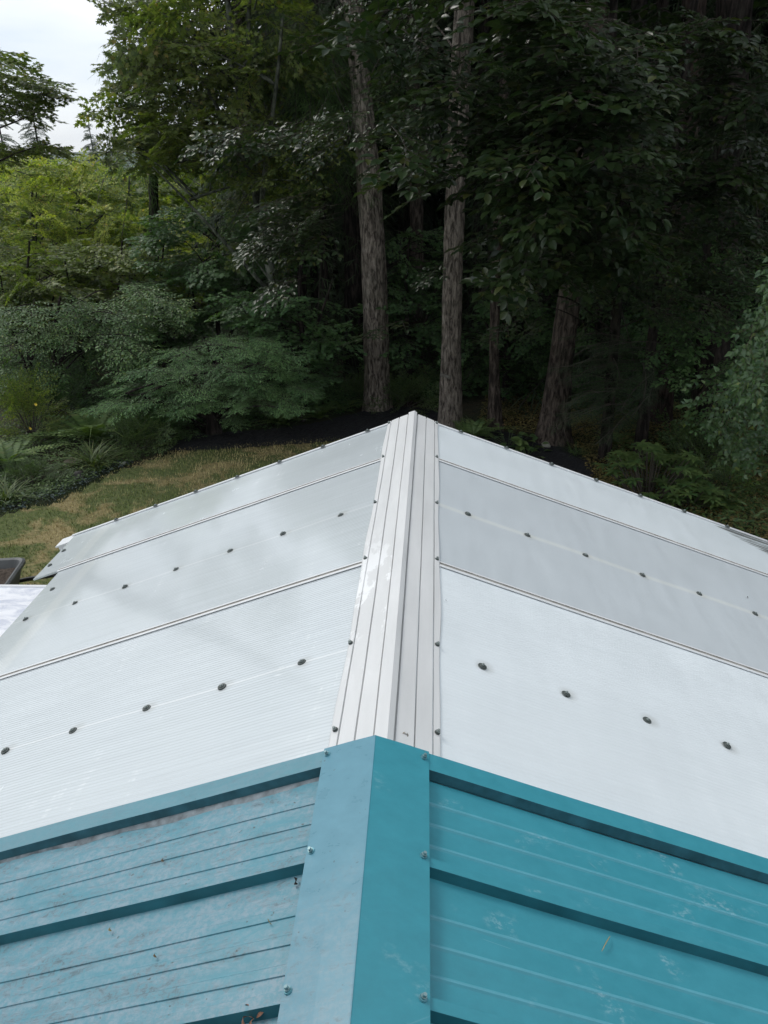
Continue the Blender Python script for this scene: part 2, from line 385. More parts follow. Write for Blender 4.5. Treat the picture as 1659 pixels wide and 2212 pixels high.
# lawn blades
def blades(n, poly, h, wdt, mt, name, lean=.5, inside_extra=None):
    lo, hi = poly.min(0), poly.max(0); P = rng.uniform(lo, hi, (n, 2)); P = P[inpoly(P, poly)]
    P = P[(P[:, 1] > 5.5) & (P[:, 0] < 1.2)]
    if inside_extra is not None: P = P[inside_extra(P)]
    k = len(P); a = rng.uniform(0, 6.28, k); hh = h*rng.uniform(.5, 1.4, k)*(1+.5*snoise(P[:, 0], P[:, 1], 9, 3.0)); l = lean*hh*rng.uniform(.2, 1.6, k)
    base = np.stack([P[:, 0], P[:, 1], np.full(k, GZ+.012)], -1); s = np.stack([np.cos(a), np.sin(a), 0*a], -1)*wdt/2
    dv = np.stack([-np.sin(a), np.cos(a), 0*a], -1)
    V = np.stack([base-s, base+s, base+dv*l[:, None]+np.stack([0*a, 0*a, hh], -1)], 1).reshape(-1, 3)
    T = np.arange(3*k).reshape(-1, 3)
    return fastmesh(name, V, T, mt)
grass = link(bpy.data.objects.new('grass', blades(150000, lawn_poly, .035, .012, grassmat(), 'grass')))
tag(grass, 'patchy short grass, half green and half dried tan, covering the lawn', 'grass', kind='stuff')

# hills on the horizon
def hills():
    mt, n, b = mat('hill_forest'); f = noise(n, coords(n), .02, 5, .7)
    n.links.new(ramp(n, f, [(.3, (.05, .09, .07)), (.7, (.09, .13, .10))]), b.inputs['Base Color']); b.inputs['Roughness'].default_value = 1
    ang = np.linspace(-1.2, 1.2, 160); V = []; F = []
    prof = [(0, 0), (120, .45), (260, .8), (420, 1.0), (700, .8), (1000, 0)]
    for j, (dd, hh) in enumerate(prof):
        for i, a in enumerate(ang):
            d = 1250+dd; H = (34+16*math.sin(a*5+1)+9*math.sin(a*13)+4*math.sin(a*31+2))*hh
            V.append((math.sin(a)*d, math.cos(a)*d, -13+H))
    n_ = len(ang)
    for j in range(len(prof)-1):
        for i in range(n_-1): F.append((j*n_+i, j*n_+i+1, (j+1)*n_+i+1, (j+1)*n_+i))
    o = link(bpy.data.objects.new('hills', fastmesh('hills', np.array(V), np.array(F), mt, smooth=True))); tag(o, kind='structure')
hills()

# ------------------------------------------------------------------ greenhouse
gh = empty('greenhouse', (0, 0, 0))
tag(gh, 'greenhouse with white twin wall polycarbonate gable roof and ridge cap', 'greenhouse')
YF, Y3, Y2, YN = 4.60, 3.98, 2.78, 1.50
def slope_obj(o, side, dz=0.0):
    """object space x = down the slope, y = along the ridge, z = outwards"""
    if side > 0: o.matrix_local = Matrix.Translation((0, 0, dz)) @ Matrix.Rotation(SA, 4, 'Y')
    else: o.matrix_local = Matrix.Translation((0, 0, dz)) @ Matrix.Rotation(-SB, 4, 'Y') @ Matrix.Scale(-1, 4, (1, 0, 0))
    return o
def panel(side, y0, y1, u1, mt, lift=0.0, sag=.004):
    u = np.linspace(.05, u1, 30); y = np.linspace(y0, y1, 14); U, Y = np.meshgrid(u, y)
    t = (Y-y0)/(y1-y0)
    Z = lift+sag*np.sin(np.pi*t)*np.sin(3*np.pi*U/1.2+side)*.5+0*U
    i = np.arange(U.size).reshape(U.shape); nn = U.size
    V = np.concatenate([np.stack([U, Y, Z], -1).reshape(-1, 3), np.stack([U, Y, Z-.01], -1).reshape(-1, 3)]); V = np.concatenate([V, V]); kk = 2*nn
    F = [np.stack([i[:-1, :-1], i[:-1, 1:], i[1:, 1:], i[1:, :-1]], -1).reshape(-1, 4)]
    F.append(F[0][:, ::-1]+nn)
    for e in (i[0, :], i[:, -1], i[-1, ::-1], i[::-1, 0]):
        F.append(np.stack([e[:-1], e[:-1]+nn, e[1:]+nn, e[1:]], -1)+kk)
    me = fastmesh('roof_panel', V, np.concatenate(F), mt); 
    me.polygons.foreach_set('use_smooth', [True]*(len(F[0])*2)+[False]*(len(me.polygons)-2*len(F[0])))
    o = link(bpy.data.objects.new('roof_panel', me), gh); return slope_obj(o, side)
UE, UEF = 2.27, 2.47
panel(-1, YN, Y2-.006, UE, M_polyL); panel(-1, Y2+.006, Y3-.006, UE, M_polyL); panel(-1, Y3+.006, YF, UEF, M_polyLf)
panel(1, YN, Y2-.006, 2.6, M_polyR); panel(1, Y2+.006, Y3-.006, 2.6, M_polyRm); panel(1, Y3+.006, YF, 2.6, M_polyRf)
def seam(side, y, u1):
    mb = MB(); c = .019
    prof = [(-c, 0), (-c, .003), (-.008, .004), (-.007, .0), (.008, .0), (.009, .0045), (c, .004), (c, 0)]
    us = np.linspace(.155, u1, 24)
    wob = [.0015*math.sin(q*5+side) for q in us]
    V = []
    for k, uu in enumerate(us): V += [(uu, y+p[0]+wob[k], .0035+p[1]) for p in prof]
    n = len(prof); F = []; mi = []
    for k in range(len(us)-1):
        for j in range(n-1): F.append((k*n+j, (k+1)*n+j, (k+1)*n+j+1, k*n+j+1)); mi.append(1 if j in (2, 3, 4) else 0)
    F.append(tuple(range((len(us)-1)*n, len(us)*n))); mi.append(0)
    mb.add(V, F); mb.m = mi
    o = mb.build('seam_strip', [M_whitetrim, M_seam], gh); return slope_obj(o, side)
for sd_, ue in ((-1, UE+.01), (1, 2.6)):
    seam(sd_, Y2, ue); seam(sd_, Y3, ue+(.0))
def rake(side, u1):
    mb = MB(); us = np.linspace(.05, u1, 20); prof = [(-.012, .002), (-.012, .008), (.006, .0085), (.008, -.09), (.004, -.09), (.002, .002)]
    n = len(prof); V = []; F = []
    for uu in us: V += [(uu, YF+p[0], p[1]) for p in prof]
    for k in range(len(us)-1):
        for j in range(n): F.append((k*n+j, (k+1)*n+j, (k+1)*n+(j+1) % n, k*n+(j+1) % n))
    F += [tuple(range(n-1, -1, -1)), tuple(range((len(us)-1)*n, len(us)*n))]
    mb.add(V, F); slope_obj(mb.build('rake_trim', M_whitetrim, gh), side)
rake(-1, 2.49); rake(1, 2.62)
# far corner of the gutter board poking out beyond the last sheet
mb = MB(); mb.box((2.52, YF-.05, -.07), (.045, .05, .06)); mb.box((2.525, YF-.045, -.006), (.055, .06, .005))
o = mb.build('eave_board', M_whitetrim, gh); slope_obj(o, -1)
# ridge cap
def capprof(side, y):
    wv = .003*math.sin(y*5.2+side*1.1)+.0015*math.sin(y*11)
    A = [(0, .030), (.019, .024), (.0225, .014), (.0235, .003), (.0275, .003), (.0285, .0145), (.0815, .0125), (.0825, .001), (.0865, .001), (.0875, .0125),
         (.1375, .011), (.1385, .001), (.1425, .001), (.1435, .0105), (.163+wv, .0095), (.167+wv, .006), (.167+wv, .001)]
    sl_ = SA if side > 0 else SB
    A = [(u, z+(.0012*math.sin(y*4.1+u*20)+.0006*math.sin(y*13+u*50))*(u > .01)) for u, z in A]
    return [(side*(u*math.cos(sl_)+z*math.sin(sl_)), y, -u*math.sin(sl_)+z*math.cos(sl_)) for u, z in A]
ys = np.linspace(YN, YF+.02, 60); V = []; F = []
for y in ys:
    L_ = capprof(-1, y)[::-1][:-1]; R_ = capprof(1, y); V += L_+R_
n_ = len(L_)+len(R_)
for k in range(len(ys)-1):
    for j in range(n_-1): F.append((k*n_+j, k*n_+j+1, (k+1)*n_+j+1, (k+1)*n_+j))
mb = MB(); mb.add(V, F); cap = mb.build('ridge_cap', M_cap, gh)
sm_ = cap.modifiers.new('thickness', 'SOLIDIFY'); sm_.thickness = .0015; sm_.offset = -1
# screws: rubber washer (part) with its hex head (sub-part)
def screw_mesh(r, hh, hr, tilt=0):
    a = MB(); a.cyl((0, 0, 0), (0, 0, 1), r, r*.92, .0035, 20); a.cyl((0, 0, .0035), (0, 0, 1), r*.62, r*.5, .003, 20)
    b_ = MB(); b_.cyl((0, 0, .005), (0, 0, 1), hr*1.35, hr*1.35, .0025, 16); b_.cyl((0, 0, .0075), (0, 0, 1), hr, hr*.95, hh, 6)
    return a, b_
def proto(name, r, hh, hr, m1, m2, parent, child='screw_head'):
    a, b_ = screw_mesh(r, hh, hr); A = a.build(name, m1, parent); B = b_.build(child, m2, A); return A, B
def put(P, parent, side, u, y, z, sl_, tilt=None):
    A, B = P
    if A.get('_used'):
        A2 = A.copy(); B2 = B.copy(); link(A2, parent); link(B2, A2)
    else: A2 = A; A['_used'] = True
    X = side*(u*math.cos(sl_)+z*math.sin(sl_)); Z = -u*math.sin(sl_)+z*math.cos(sl_)
    A2.matrix_local = Matrix.Translation((X, y, Z)) @ Matrix.Rotation(side*sl_+random.uniform(-.13, .13), 4, 'Y') @ Matrix.Rotation(random.uniform(-.13, .13), 4, 'X') @ Matrix.Rotation(random.uniform(0, 3), 4, 'Z')
    return A2
big = proto('screw_washer', .0162, .004, .0042, M_washer, M_zinc, gh)
small = proto('cap_screw', .0085, .005, .0045, M_washer, M_zinc, gh)
for row, sides in ((2.17, 1), (3.385, 1)):
    for k in range(7): put(big, gh, 1, .322+.306*k+random.uniform(-.006, .006), row+random.uniform(-.008, .008), .001, SA)
    for k in range(7): put(big, gh, -1, .341+.306*k*.998+random.uniform(-.006, .006), row+random.uniform(-.008, .008), .001, SB)
for k in range(8):
    put(big, gh, 1, .315+.306*k, YF-.008, .009, SA)
    if k < 7: put(big, gh, -1, .30+.306*k, YF-.008, .009, SB)
for y in (1.7, 2.45, 3.08, 3.70): put(big, gh, -1, 2.175, y, .001, SB)
put(big, gh, -1, 2.43, 4.34, .001, SB); put(big, gh, -1, 2.43, 4.14, .001, SB)
for y in (1.75, 2.19, 2.80, 3.37, 3.99, 4.585):
    for s_, sl_ in ((1, SA), (-1, SB)): put(small, gh, s_, .153, y, .011, sl_)
# walls and frame under the roof
mb = MB()
EXL, EXR = -UE*math.cos(SB)+.12, 2.6*math.cos(SA)-.14
EZL, EZR = -(UE-.1)*math.sin(SB)-.05, -(2.6-.1)*math.sin(SA)-.05
for x, z in ((EXL, EZL), (EXR, EZR)):
    for y in (1.72, 2.78, 3.98, 4.5): mb.box((x, y, (z+GZ)/2), (.035, .035, (z-GZ)/2))
    mb.box((x, 3.1, z-.03), (.035, 1.4, .035))
for sg, sl_, ue in ((1, SA, 2.45), (-1, SB, 2.15)):
    for y in (2.78, 3.385, 3.98, 4.5):
        M_ = np.array(Matrix.Rotation(sg*sl_, 3, 'Y')); mb.box((sg*ue/2*math.cos(sl_), y, -ue/2*math.sin(sl_)-.06), (ue/2-.02, .025, .035), M_)
mb.build('frame', M_whitetrim, gh)
m_, n__, b__ = mat('wall_glazing'); b__.inputs['Base Color'].default_value = (.75, .8, .82, 1); b__.inputs['Roughness'].default_value = .25
for x, z in ((EXL-.04, EZL), (EXR+.04, EZR)):
    mb = MB(); mb.box((x, 3.1, (z+GZ)/2+.05), (.004, 1.38, (z-GZ)/2-.08)); mb.build('side_wall', m_, gh)
mb = MB(); yy = 4.53
P_ = [(EXL, yy, GZ+.02), (EXR, yy, GZ+.02), (EXR, yy, EZR-.08), (0, yy, -.12), (EXL, yy, EZL-.08)]
mb.add(P_+[(a, b_+.01, c) for a, b_, c in P_], [(0, 1, 2, 3, 4), (9, 8, 7, 6, 5)]+[(i, 5+i, 5+(i+1) % 5, (i+1) % 5) for i in range(5)]); mb.build('gable_wall', m_, gh)

# ------------------------------------------------------------------ teal roofed house
house = empty('house', (-.0165, 1.5, .068)); house.rotation_euler = (0, 0, 0.0112)
tag(house, 'house wing with a teal ribbed metal roof and folded ridge cap', 'house')
TA, TB, TY0 = .3495, .3532, .10          # y is relative to 1.5
def hs(o, side): 
    if side > 0: o.matrix_local = Matrix.Rotation(TA, 4, 'Y')
    else: o.matrix_local = Matrix.Rotation(-TB, 4, 'Y') @ Matrix.Scale(-1, 4, (1, 0, 0))
    return o
RIBS = [1.25-.32*k-1.5 for k in range(14)]
def metal_panel(side):
    U1 = 4.2; pts = []          # (y, z) from the rake back
    pts.append((TY0-.068, -.034))
    cur = TY0-.068
    for k, ry in enumerate(RIBS):
        top = (TY0-.068) if k == 0 else RIBS[k-1]-.035
        span = top-ry
        for q in (.27, .50, .73):           # minor beads
            yb = top-span*q
            for dy, dz in (((.015, 0), (.012, .0030), (-.009, .0030), (-.0105, 0)) if side < 0 else ((.006, 0), (.002, .002), (-.001, .002), (-.006, 0))): pts.append((yb+dy, -.034+dz))
        # major rib
        for dy, dz in ((.032, 0), (.016, .027), (-.008, .027), (-.0135, 0)): pts.append((ry+dy, -.034+dz))
    us = np.linspace(.05, U1, 40); V = []
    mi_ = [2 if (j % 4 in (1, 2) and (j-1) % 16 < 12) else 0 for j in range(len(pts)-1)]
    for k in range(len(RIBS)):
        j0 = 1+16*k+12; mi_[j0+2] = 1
    for uu in us:
        for y, z in pts: V.append((uu, y, z+.0012*math.sin(uu*6+y*17)))
    n = len(pts); F = [(i*n+j, (i+1)*n+j, (i+1)*n+j+1, i*n+j+1) for i in range(len(us)-1) for j in range(n-1)]
    mb = MB(); mb.add(V, F); mb.m = mi_*(len(us)-1); o = hs(mb.build('roof_panel', [M_tealL, M_tealrib, M_tealL] if side < 0 else [M_tealR, M_tealrib, M_tealglint], house), side)
    s_ = o.modifiers.new('thickness', 'SOLIDIFY'); s_.thickness = .0012
    b_ = o.modifiers.new('edge', 'BEVEL'); b_.width = .002; b_.segments = 2; b_.limit_method = 'ANGLE'; b_.angle_limit = R(18)
    # rake trim: flat top, face dropping to the sheet, lip outside
    mb = MB(); pr = [(TY0, -.05), (TY0, -.003), (TY0-.060, -.003), (TY0-.065, -.0335)] if side > 0 else [(TY0, -.05), (TY0, -.003), (TY0-.060, -.003), (TY0-.066, -.0335)]
    us2 = np.linspace(.04, U1+.02, 30)
    V = [(uu, y, z+.0008*math.sin(uu*9)) for uu in us2 for y, z in pr]; F = []; mi = []
    for i in range(len(us2)-1):
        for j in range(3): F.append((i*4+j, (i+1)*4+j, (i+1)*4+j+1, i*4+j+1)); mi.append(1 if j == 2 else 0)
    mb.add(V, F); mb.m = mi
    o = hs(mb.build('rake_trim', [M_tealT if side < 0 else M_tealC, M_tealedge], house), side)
    s_ = o.modifiers.new('thickness', 'SOLIDIFY'); s_.thickness = .0012; s_.offset = 1
    b_ = o.modifiers.new('edge', 'BEVEL'); b_.width = .002; b_.segments = 2; b_.limit_method = 'ANGLE'
    if side < 0:       # smeared sealant line at the foot of the trim
        mb = MB(); V = []; us3 = np.linspace(.16, U1, 150); rr = random.Random(4)
        for uu in us3:
            wd = .014+.005*math.sin(uu*4)+.004*math.sin(uu*23)+rr.uniform(-.002, .002)
            V += [(uu, TY0-.066, -.0275), (uu, TY0-.066-wd*.5, -.0295+rr.uniform(-.0007, .0007)), (uu, TY0-.066-wd, -.0333)]
        F = [(i*3+j, (i+1)*3+j, (i+1)*3+j+1, i*3+j+1) for i in range(len(us3)-1) for j in range(2)]
        mb.add(V, F); hs(mb.build('sealant', M_galv, house, smooth=True), -1)
metal_panel(-1); metal_panel(1)
# folded cap
WL, WR = .1496, .153
def tealcap(side, wd, mt):
    sl_ = TA if side > 0 else TB; us_ = [0, .003, wd*.5, wd-.002, wd]; zs = [0.0, -.0002, .0008, 0.0, -.012]
    V = []; ysx = np.linspace(TY0+.004, -4.5, 60)
    for y in ysx:
        for u_, z_ in zip(us_, zs): V.append((side*(u_*math.cos(sl_)+z_*math.sin(sl_)), y, -u_*math.sin(sl_)+z_*math.cos(sl_)))
    n = 5; F = [(i*n+j, (i+1)*n+j, (i+1)*n+j+1, i*n+j+1) for i in range(len(ysx)-1) for j in range(n-1)]
    return V, F
mb = MB(); V, F = tealcap(1, WR, None); mb.add(V, F, 0); V, F = tealcap(-1, WL, None); mb.add(V, F, 1)
cap2 = mb.build('ridge_cap', [M_tealC, M_tealCL], house)
s_ = cap2.modifiers.new('thickness', 'SOLIDIFY'); s_.thickness = .001
tscrew = proto('cap_screw', .0088, .006, .0044, plainmat('neoprene_teal', (.14, .36, .42), .4, .2, .3, 60), plainmat('teal_hex', (.28, .42, .44), .3, .4, .3, 60), house)
for y in (TY0-.025, 1.26-1.5, .935-1.5, .61-1.5, .29-1.5):
    put(tscrew, house, 1, WR-.017, y, .0005, TA); put(tscrew, house, -1, WL-.014, y+.003, .0005, TB)
mb = MB(); mwall = plainmat('house_wall_paint', (.42, .40, .36), .8, 0, .1, 2)
X1 = 4.2*math.cos(TA)-.35; Z1 = -4.2*math.sin(TA)+.02
mb.box((0, -2.2, (GZ-.068+Z1-.06)/2), (X1, 2.15, (Z1-.06-GZ+.068)/2)); mb.build('wall', mwall, house)
for y_ in (-.06,):
    mb = MB(); P_ = [(-X1, y_+.012, Z1-.06), (X1, y_+.012, Z1-.06), (0, y_+.012, -.12)]; mb.add(P_+[(a, b_-.03, c) for a, b_, c in P_], [(2, 1, 0), (3, 4, 5), (0, 1, 4, 3), (1, 2, 5, 4), (2, 0, 3, 5)]); mb.build('gable_wall', mwall, house)

mb = MB()
for k in range(22):          # unseen lap boards behind the viewpoint, added to darken the rib faces
    z_ = .02+k*.18; mb.box((0, -2.15+.004*(k % 2), z_-.9), (2.6, .03, .0885), np.array(Matrix.Rotation(-.06, 3, 'X')))
mb.build('shade_boards', plainmat('dark_shade_boards', (.06, .07, .07), .8, 0, .1, 3), house)
# ------------------------------------------------------------------ foliage tools
def nrm(v): return v/(np.linalg.norm(v, axis=-1, keepdims=True)+1e-9)
def frames(D, N):
    """rows = local x, y(along D), z(normal)"""
    Y = nrm(D); X = nrm(np.cross(Y, N)); Z = np.cross(X, Y); return np.stack([X, Y, Z], 1)
def leaf_t(outline, fold=.08, droop=.10):
    """leaf along +y, length 1: outline = half widths at heights; two halves folded on the midrib"""
    V = [(0, 0, 0)]; hs_ = outline
    for h_, wd in hs_: V += [(-wd, h_, fold*wd*3-droop*h_*h_), (0, h_, -droop*h_*h_), (wd, h_, fold*wd*3-droop*h_*h_)]
    V.append((0, 1, -droop*1.3)); T = [(0, 2, 1), (0, 3, 2)]
    for k in range(len(hs_)-1):
        a = 1+3*k; b = a+3
        T += [(a, a+1, b+1), (a, b+1, b), (a+1, a+2, b+2), (a+1, b+2, b+1)]
    a = 1+3*(len(hs_)-1); e = len(V)-1; T += [(a, a+1, e), (a+1, a+2, e)]
    return np.array(V, float), np.array(T)
def lobed_t(nl=5, droop=.12):
    """palmate leaf with pointed lobes"""
    V = [(0, .25, 0), (0, 0, 0)]; out = []
    angs = np.linspace(-120, 120, nl) if nl > 3 else np.array([-70, 0, 70.])
    for k, a in enumerate(angs):
        ln = .75-.28*abs(a)/120; q = R(a); out.append((math.sin(q)*ln, .25+math.cos(q)*ln))
        if k < nl-1:
            q = R((a+angs[k+1])/2); out.append((math.sin(q)*.30, .25+math.cos(q)*.30))
    V += [(x, y, -droop*(x*x*2+max(0, y-.2)**2*1.5)) for x, y in out]; n = len(out)
    T = [(0, 1, 2)]+[(0, 2+i, 3+i) for i in range(n-1)]+[(0, 1+n, 1)]
    return np.array(V, float), np.array(T)[:, ::-1]
LEAF = {
 'ovate': leaf_t([(.18, .22), (.48, .31), (.78, .20)], .12, .09),
 'birch': leaf_t([(.14, .25), (.34, .30), (.68, .13)], .10, .12),
 'oval': leaf_t([(.35, .20), (.7, .17)], .08, .10),
 'lance': leaf_t([(.3, .13), (.7, .11)], .10, .15),
 'strap': leaf_t([(.4, .07)], .1, .1),
 'maple': lobed_t(5), 'maple3': lobed_t(3),
 'needle': (np.array([(-.055, 0, 0), (.055, 0, 0), (.03, 1, -.12), (-.03, 1, -.12)], float), np.array([(0, 1, 2), (0, 2, 3)])),
}
def bake(tmpl, P, Fm, s):
    """place template at P (n,3) with frames Fm (n,3,3) and sizes s (n or n,3)"""
    V, T = tmpl; s = np.asarray(s, float)
    if s.ndim == 1: s = s[:, None]
    W = (V[None]*s[:, None, :]) if s.shape[1] == 3 else V[None]*s[:, :, None]
    out = np.einsum('nvk,nkj->nvj', W, Fm)+P[:, None]
    TT = T[None]+np.arange(len(P))[:, None, None]*len(V)
    return out.reshape(-1, 3), TT.reshape(-1, 3)
def tube_arr(P0, P1, r0, r1, n=3):
    """many thin straight twigs at once"""
    D = nrm(P1-P0); A = nrm(np.cross(D, np.where(np.abs(D[:, 2:3]) < .9, [[0, 0, 1.]], [[1., 0, 0]]))); B = np.cross(D, A)
    k = len(P0); a = np.arange(n)*2*math.pi/n
    ring = A[:, None]*np.cos(a)[None, :, None]+B[:, None]*np.sin(a)[None, :, None]
    r0 = np.broadcast_to(r0, (k,)); r1 = np.broadcast_to(r1, (k,))
    V = np.concatenate([P0[:, None]+ring*r0[:, None, None], P1[:, None]+ring*r1[:, None, None]], 1)
    T = []
    for i in range(n):
        j = (i+1) % n; T += [(i, j, n+j), (i, n+j, n+i)]
    T = np.array(T); return V.reshape(-1, 3), (T[None]+np.arange(k)[:, None, None]*2*n).reshape(-1, 3)
def cat(parts):
    Vs, Ts, Ms, b = [], [], [], 0
    for V, T, m in parts:
        Vs.append(V); Ts.append(T+b); Ms.append(np.full(len(T), m)); b += len(V)
    return np.concatenate(Vs), np.concatenate(Ts), np.concatenate(Ms)
def spray_t(leaf, L, nt_, nl, ls, spread=52, up_=0.0, flat=.25, seed=0, hang=0.0, tw=.003, curve=.25, ld=(-.12, .22)):
    """a branch end: axis along +y, side twigs in the xy plane, leaves on the twigs -> (V,T,M) in metres"""
    r = np.random.default_rng(seed); P0, P1, LP, LD, LN, LS = [], [], [], [], [], []
    def pos(t): return np.array([.05*L*math.sin(t*4+seed), L*t, -curve*L*t*t])
    k = 8
    for i in range(k): P0.append(pos(i/k)); P1.append(pos((i+1)/k))
    def leafs(a, b, n, big=1.0):
        d = nrm(b-a)
        for j in range(n):
            t = (j+.6)/n; side = 1 if j % 2 else -1
            q = R(r.uniform(35, 70))*side
            dd = np.array([d[0]*math.cos(q)-d[1]*math.sin(q), d[0]*math.sin(q)+d[1]*math.cos(q), d[2]*.4-r.uniform(*ld)-hang])
            LP.append(a+(b-a)*t+r.normal(0, .004, 3)); LD.append(dd); LN.append(np.array([r.normal(0, flat), r.normal(0, flat), 1])); LS.append(ls*r.uniform(.65, 1.15)*big)
        dd = d*[1, 1, .4]+np.array([0, 0, -.08-hang]); LP.append(b); LD.append(dd); LN.append(np.array([r.normal(0, flat), r.normal(0, flat), 1])); LS.append(ls*r.uniform(.8, 1.1))
    for i in range(nt_):
        t = .12+.83*(i+r.uniform(.2, .8))/nt_; side = 1 if i % 2 else -1; a = pos(t); ln = L*.55*(1-.55*t)*r.uniform(.6, 1.15)
        q = R(spread*r.uniform(.8, 1.2))*side; d = np.array([math.sin(q), math.cos(q), -curve*t+r.uniform(-.15, .2)-hang*.5])
        b = a+nrm(d)*ln+np.array([0, 0, -.12*ln]); P0.append(a); P1.append(b); leafs(a, b, nl)
    leafs(pos(.7), pos(1), max(2, nl//2))
    P0, P1 = np.array(P0), np.array(P1)
    tv, tt = tube_arr(P0, P1, tw, tw*.6)
    lv, lt = bake(LEAF[leaf], np.array(LP), frames(np.array(LD), np.array(LN)), np.array(LS))
    return cat([(lv, lt, 0), (tv, tt, 1)])
def frond_t(L, nb, seed=0, wid=.42, droop=.35, strip=.03, sub=5):
    """conifer branch: hanging feathery branchlets"""
    r = np.random.default_rng(seed); P0, P1 = [], []; LP, LD, LN, LS = [], [], [], []
    def pos(t): return np.array([.03*L*math.sin(t*5+seed), L*t, .06*L*math.sin(t*3)-droop*L*t*t])
    for i in range(6): P0.append(pos(i/6)); P1.append(pos((i+1)/6))
    for i in range(nb):
        t = .08+.9*(i+r.uniform(0, 1))/nb; side = 1 if i % 2 else -1; a = pos(t); ln = L*wid*(1-.7*t)*r.uniform(.6, 1.1)
        q = R(r.uniform(45, 70))*side; d = nrm(np.array([math.sin(q), math.cos(q), -droop*.6*r.uniform(.5, 1.6)])); b = a+d*ln
        for j in range(sub):
            s = (j+.3)/sub; sd2 = 1 if j % 2 else -1
            p = a+(b-a)*s; q2 = R(r.uniform(20, 50))*sd2; dd = np.array([d[0]*math.cos(q2)-d[1]*math.sin(q2), d[0]*math.sin(q2)+d[1]*math.cos(q2), d[2]-r.uniform(.1, .5)])
            LP.append(p); LD.append(dd); LN.append([r.normal(0, .3), r.normal(0, .3), 1]); LS.append([strip*r.uniform(7, 12), ln*.55*(1.1-s*.5), ln*.5])
        LP.append(a); LD.append(d); LN.append([r.normal(0, .2), 0, 1]); LS.append([strip*9, ln*1.1, ln*.4])
    tv, tt = tube_arr(np.array(P0), np.array(P1), .008, .005)
    lv, lt = bake(LEAF['needle'], np.array(LP), frames(np.array(LD), np.array(LN)), np.array(LS))
    return cat([(lv, lt, 0), (tv, tt, 1)])
def place_sprays(tmpls, P, D, scale, tilt=.25, up=(0, 0, 1)):
    """bake randomly chosen templates so that their axis runs along D and starts at P"""
    n = len(P); which = rng.integers(0, len(tmpls), n); parts = []
    N = np.array(up)[None]+rng.normal(0, tilt, (n, 3)); Fm = frames(D, N); Fm[:, 0] *= rng.choice([-1, 1], n)[:, None]
    sc = np.broadcast_to(scale, (n,))*rng.uniform(.8, 1.2, n)
    for k, (V, T, M) in enumerate(tmpls):
        i = np.where(which == k)[0]
        if not len(i): continue
        v, t = bake((V, T), P[i], Fm[i], sc[i]); parts.append((v, t, np.tile(M, len(i))))
    Vs, Ts, Ms, b = [], [], [], 0
    for v, t, m in parts: Vs.append(v); Ts.append(t+b); Ms.append(m); b += len(v)
    return np.concatenate(Vs), np.concatenate(Ts), np.concatenate(Ms)
def tube_path(path, radii, n=14, rough=.0, seed=0, cap=True):
    """tapered trunk or limb along points, ridged surface"""
    path = np.asarray(path, float); m = len(path); r = np.random.default_rng(seed)
    D = nrm(np.gradient(path, axis=0)); ref = np.array([1., .13, 0]); A = nrm(ref-D*(D@ref)[:, None]); B = np.cross(D, A)
    a = np.arange(n)*2*math.pi/n; col = r.uniform(-1, 1, n)
    rad = np.asarray(radii)[:, None]*(1+rough*(col[None]+.7*r.uniform(-1, 1, (m, n))))
    V = path[:, None]+rad[..., None]*(A[:, None]*np.cos(a)[None, :, None]+B[:, None]*np.sin(a)[None, :, None]); V = V.reshape(-1, 3)
    T = []
    for k in range(m-1):
        for i in range(n):
            j = (i+1) % n; p, q, s, t = k*n+i, k*n+j, (k+1)*n+j, (k+1)*n+i; T += [(p, q, s), (p, s, t)]
    V = np.concatenate([V, path[-1:]]); e = len(V)-1; T += [((m-1)*n+i, (m-1)*n+(i+1) % n, e) for i in range(n)]
    return V, np.array(T)
def curve(p0, p1, n, sag=0.0, wob=.0, seed=0):
    r = np.random.default_rng(seed); t = np.linspace(0, 1, n)[:, None]; p0 = np.array(p0, float); p1 = np.array(p1, float)
    P = p0+(p1-p0)*t; P[:, 2] += sag*np.sin(math.pi*t[:, 0]); L = np.linalg.norm(p1-p0)
    ph = r.uniform(0, 6, 3); P[:, 0] += wob*L*np.sin(t[:, 0]*5+ph[0])*t[:, 0]; P[:, 2] += wob*L*.6*np.sin(t[:, 0]*6+ph[1])*t[:, 0]; P[:, 1] += wob*L*np.sin(t[:, 0]*4+ph[2])*t[:, 0]
    return P
def trunk_of(pts, radii, n=18, rings=70, rough=.06, seed=0, flare=.35):
    """smooth trunk through a few points"""
    pts = np.array(pts, float); cum = np.r_[0, np.cumsum(np.linalg.norm(np.diff(pts, axis=0), axis=1))]
    s = np.linspace(0, cum[-1], rings); path = np.stack([np.interp(s, cum, pts[:, k]) for k in range(3)], -1)
    k = 7; pad = np.pad(path, ((k, k), (0, 0)), mode='reflect', reflect_type='odd'); path = np.stack([np.convolve(pad[:, c], np.ones(2*k+1)/(2*k+1), 'valid') for c in range(3)], -1)
    rad = np.interp(s, cum, radii); rad = rad*(1+flare*np.exp(-s/.35))
    rr = np.random.default_rng(seed); rad = rad*(1+.02*np.sin(s*5+seed))
    return tube_path(path, rad, n, rough, seed)
M_bark = barkmat('fir_bark', (.23, .195, .165), (.43, .375, .32), 24, .24, 1.0)
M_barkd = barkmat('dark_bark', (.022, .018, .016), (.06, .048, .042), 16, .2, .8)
M_barkr = barkmat('reddish_bark', (.085, .067, .056), (.18, .145, .12), 20, .24, .9)
M_barkr2 = barkmat('shaded_cedar_bark', (.045, .032, .027), (.09, .068, .055), 18, .25, .8)
M_barkg = barkmat('grey_green_bark', (.075, .085, .065), (.16, .17, .135), 9, .5, .4)
M_twig = plainmat('twig', (.06, .05, .04), .9, 0, .3, 5)
M_twigl = plainmat('birch_twig', (.14, .12, .08), .8, 0, .3, 5)
